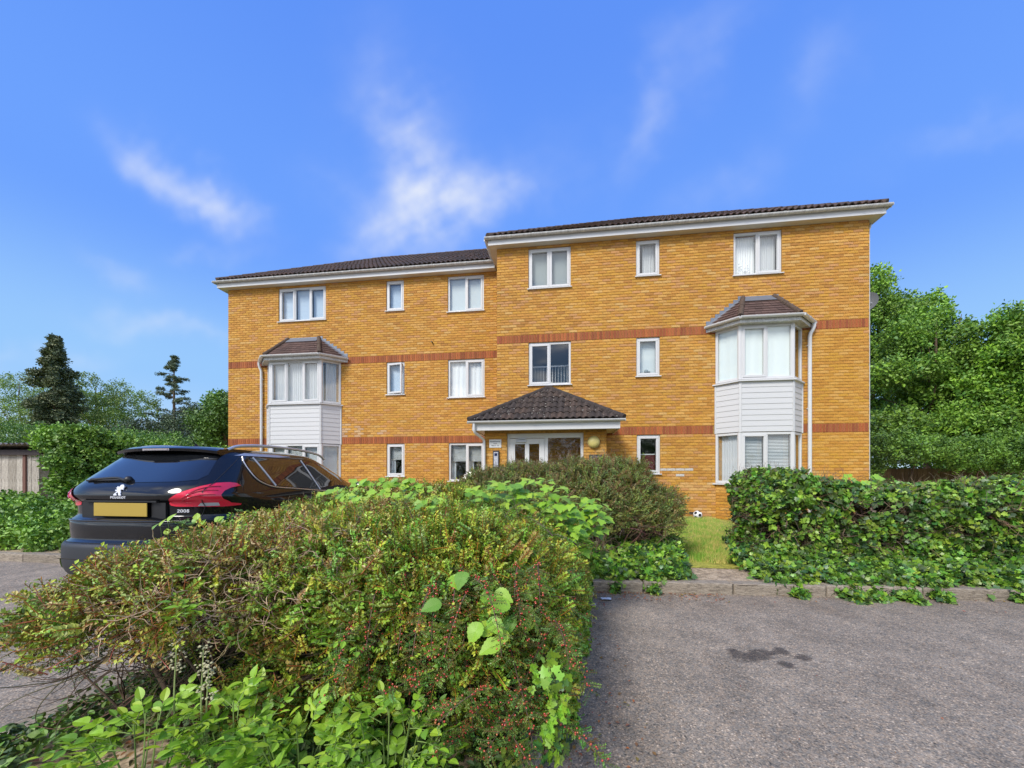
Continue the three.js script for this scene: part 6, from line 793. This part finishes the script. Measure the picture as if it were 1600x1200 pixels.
tree('pale_tree', 'pale airy tree beside the tall dark conifer, above the shed', 'tree', [px([30, 640], [44, 55], 36), px([-10, 640], [40, 60], 36), px([55, 660], [30, 40], 35)], 1600, bigLeaf, pale, 46, { rough: 0.8, group: 'pale trees beside the tall conifer' });
tree('broadleaf_tree', 'green tree showing at the left corner of brick building', 'tree', [px([345, 650], [32, 46], 19), px([325, 670], [24, 36], 19), px([362, 665], [30, 60], 20)], 1500, bigLeaf, mid, 48);
{ const R = rng(66), t = thing('spreading_shrub', 'large light green shrub filling the gap between shed and car', 'shrub'); foliage(t, clumps([px([152, 718], [58, 54], 9.6), px([128, 742], [30, 46], 9.0), px([195, 722], [54, 46], 10.2), px([255, 738], [60, 40], 10.8), px([320, 745], [50, 34], 11.2)], R, 15, 0.42), 9500, [smallLeaf[0], smallLeaf[1]], lush, R, 0.35, 0.5, -0.3); for (let i = 0; i < 6; i++) { const b = at(90 + i * 32, 743, 10); mesh('stem', branchGeo([[b[0], 0.05, b[2]], [b[0] + 0.1, 0.7, b[2]], [b[0] + (R() - 0.5) * 0.5, 1.4, b[2]]], 0.05, 0.02), LM.wood, t); } }
{ const R = rng(67), t = thing('bramble_bank', 'low bank of brambles and nettles behind the kerb beyond the car', 'undergrowth'); foliage(t, [[[-8.0, 0.15, -5.8], [1.6, 0.62, 0.95]], [[-9.8, 0.1, -5.9], [1.5, 0.66, 0.95]], [[-6.9, 0.15, -6.3], [0.8, 0.55, 1.1]], [[-11.6, 0.1, -6.4], [1.5, 0.7, 1.0]], [[-7.0, 0.1, -5.2], [0.9, 0.35, 0.45]], [[-9.0, 0.1, -5.2], [1.4, 0.4, 0.45]]], 7000, [bunch(G.toothed, 10, 0.07, 0.055, 16, 0.8), bunch(G.ovate, 10, 0.07, 0.05, 17, 0.8)], lush, R, 0.28, 0.7, -0.2); for (let i = 0; i < 8; i++) { const x = -10.5 + i * 0.6; mesh('stem', branchGeo([[x, 0.05, -5.9], [x + 0.05, 0.4, -5.7], [x + (R() - 0.5) * 0.5, 0.75, -5.6]], 0.012, 0.005, 5), LM.wood, t); } }
{ const R = rng(68), t = thing('wild_hedgerow', 'rough green hedgerow along the back of the plot behind shrubs', 'hedgerow'); foliage(t, [px([60, 705], [80, 40], 24), px([170, 705], [80, 36], 24), px([270, 708], [80, 30], 24), px([-40, 700], [80, 45], 24), px([350, 705], [60, 36], 25)], 2800, bigLeaf, mid, R, 0.7); mesh('stem', [60, 170, 270].map(q => branchGeo([[at(q, 743, 24)[0], 0.05, at(q, 743, 24)[2]], at(q, 725, 24), at(q + 8, 705, 24)], 0.08, 0.03)), LM.wood, t); }
{ const R = rng(69), t = thing('wild_hedgerow', 'shaded green hedgerow behind the wooden fence under the tall trees', 'hedgerow'); foliage(t, clumps([px([1390, 705], [60, 45], 20), px([1470, 705], [60, 45], 20), px([1550, 705], [60, 45], 20), px([1630, 705], [60, 45], 20)], R, 12, 0.45), 3200, bigLeaf, mid, R, 0.6); mesh('stem', [1400, 1480, 1560].map(q => branchGeo([[at(q, 743, 20)[0], 0.05, at(q, 743, 20)[2]], at(q, 725, 20), at(q + 8, 705, 20)], 0.08, 0.03)), LM.wood, t); }
{ // trees across the car park behind the viewer: they darken the lower window panes and the car paint
  const first = tree('boundary_tree', 'broadleaf tree across the car park, opposite the apartment block', 'tree', [[[-14, 4.6, 24], [3.2, 3.4, 2.6]], [[-12, 3.6, 24.5], [2.6, 2.6, 2.4]]], 1500, bigLeaf, mid, 77, { group: 'trees across the car park opposite the block', limbs: 2 });
  for (const [x, z, s, a] of [[8, 1, 1.1, 0.5], [15, -1.5, 0.9, 1.2], [22, 0.5, 1.05, 2.0], [29, -1, 0.95, 2.6], [-8, 0, 1, 3.4]]) { const c = first.clone(); c.name = numbered('boundary_tree'); const q = new THREE.Vector3(-13, 0, 24).multiplyScalar(s).applyAxisAngle(UPV, a); c.rotation.y = a; c.scale.setScalar(s); c.position.set(-13 + x - q.x, 0, 24 + z - q.z); scene.add(c); }
}
{ // garden shed
  const c = at(62, 743, 10.6), sh = thing('garden_shed', 'pale weathered timber shed with corrugated roof beyond the brambles', 'shed', [c[0], 0.1, c[2]]), R = rng(8), mats = [[0.50, 0.47, 0.42], [0.57, 0.54, 0.48], [0.42, 0.39, 0.34]].map(q => std(q, 0.95, { map: soilTex }));
  sh.rotation.y = 0.12; for (let i = 0; i < 24; i++) { const m = mesh('board', new RoundedBoxGeometry(0.205, 1.75, 0.022, 1, 0.004), mats[Math.floor(R() * 3)], sh); m.position.set(-0.11 - i * 0.215, 0.875, (R() - 0.5) * 0.012); }
  mesh('wall', [span(-5.2, -0.02, 0, 1.75, -2.4, -0.02)], mats[2], sh); mesh('post', [span(-0.42, -0.34, 0, 1.72, 0.012, 0.05), span(-2.3, -2.2, 0, 1.72, 0.012, 0.05)], std([0.16, 0.08, 0.06], 0.9), sh);
  mesh('fascia', span(-5.3, 0.12, 1.72, 1.86, 0.06, 0.10), std([0.045, 0.035, 0.035], 0.8), sh);
  const g = new THREE.PlaneGeometry(5.6, 2.8, 220, 1).rotateX(-Math.PI / 2 - 0.06), p = g.attributes.position; for (let i = 0; i < p.count; i++) p.setY(i, p.getY(i) + 0.025 * Math.sin(p.getX(i) * 43)); g.computeVertexNormals(); const top = g.clone().translate(-2.55, 1.93, -1.1), und = g.clone().translate(-2.55, 1.918, -1.1); mesh('roof', [top, und], std([0.30, 0.28, 0.27], 0.8, { side: THREE.DoubleSide, map: soilTex }), sh);
}
renderer.render(scene, camera);
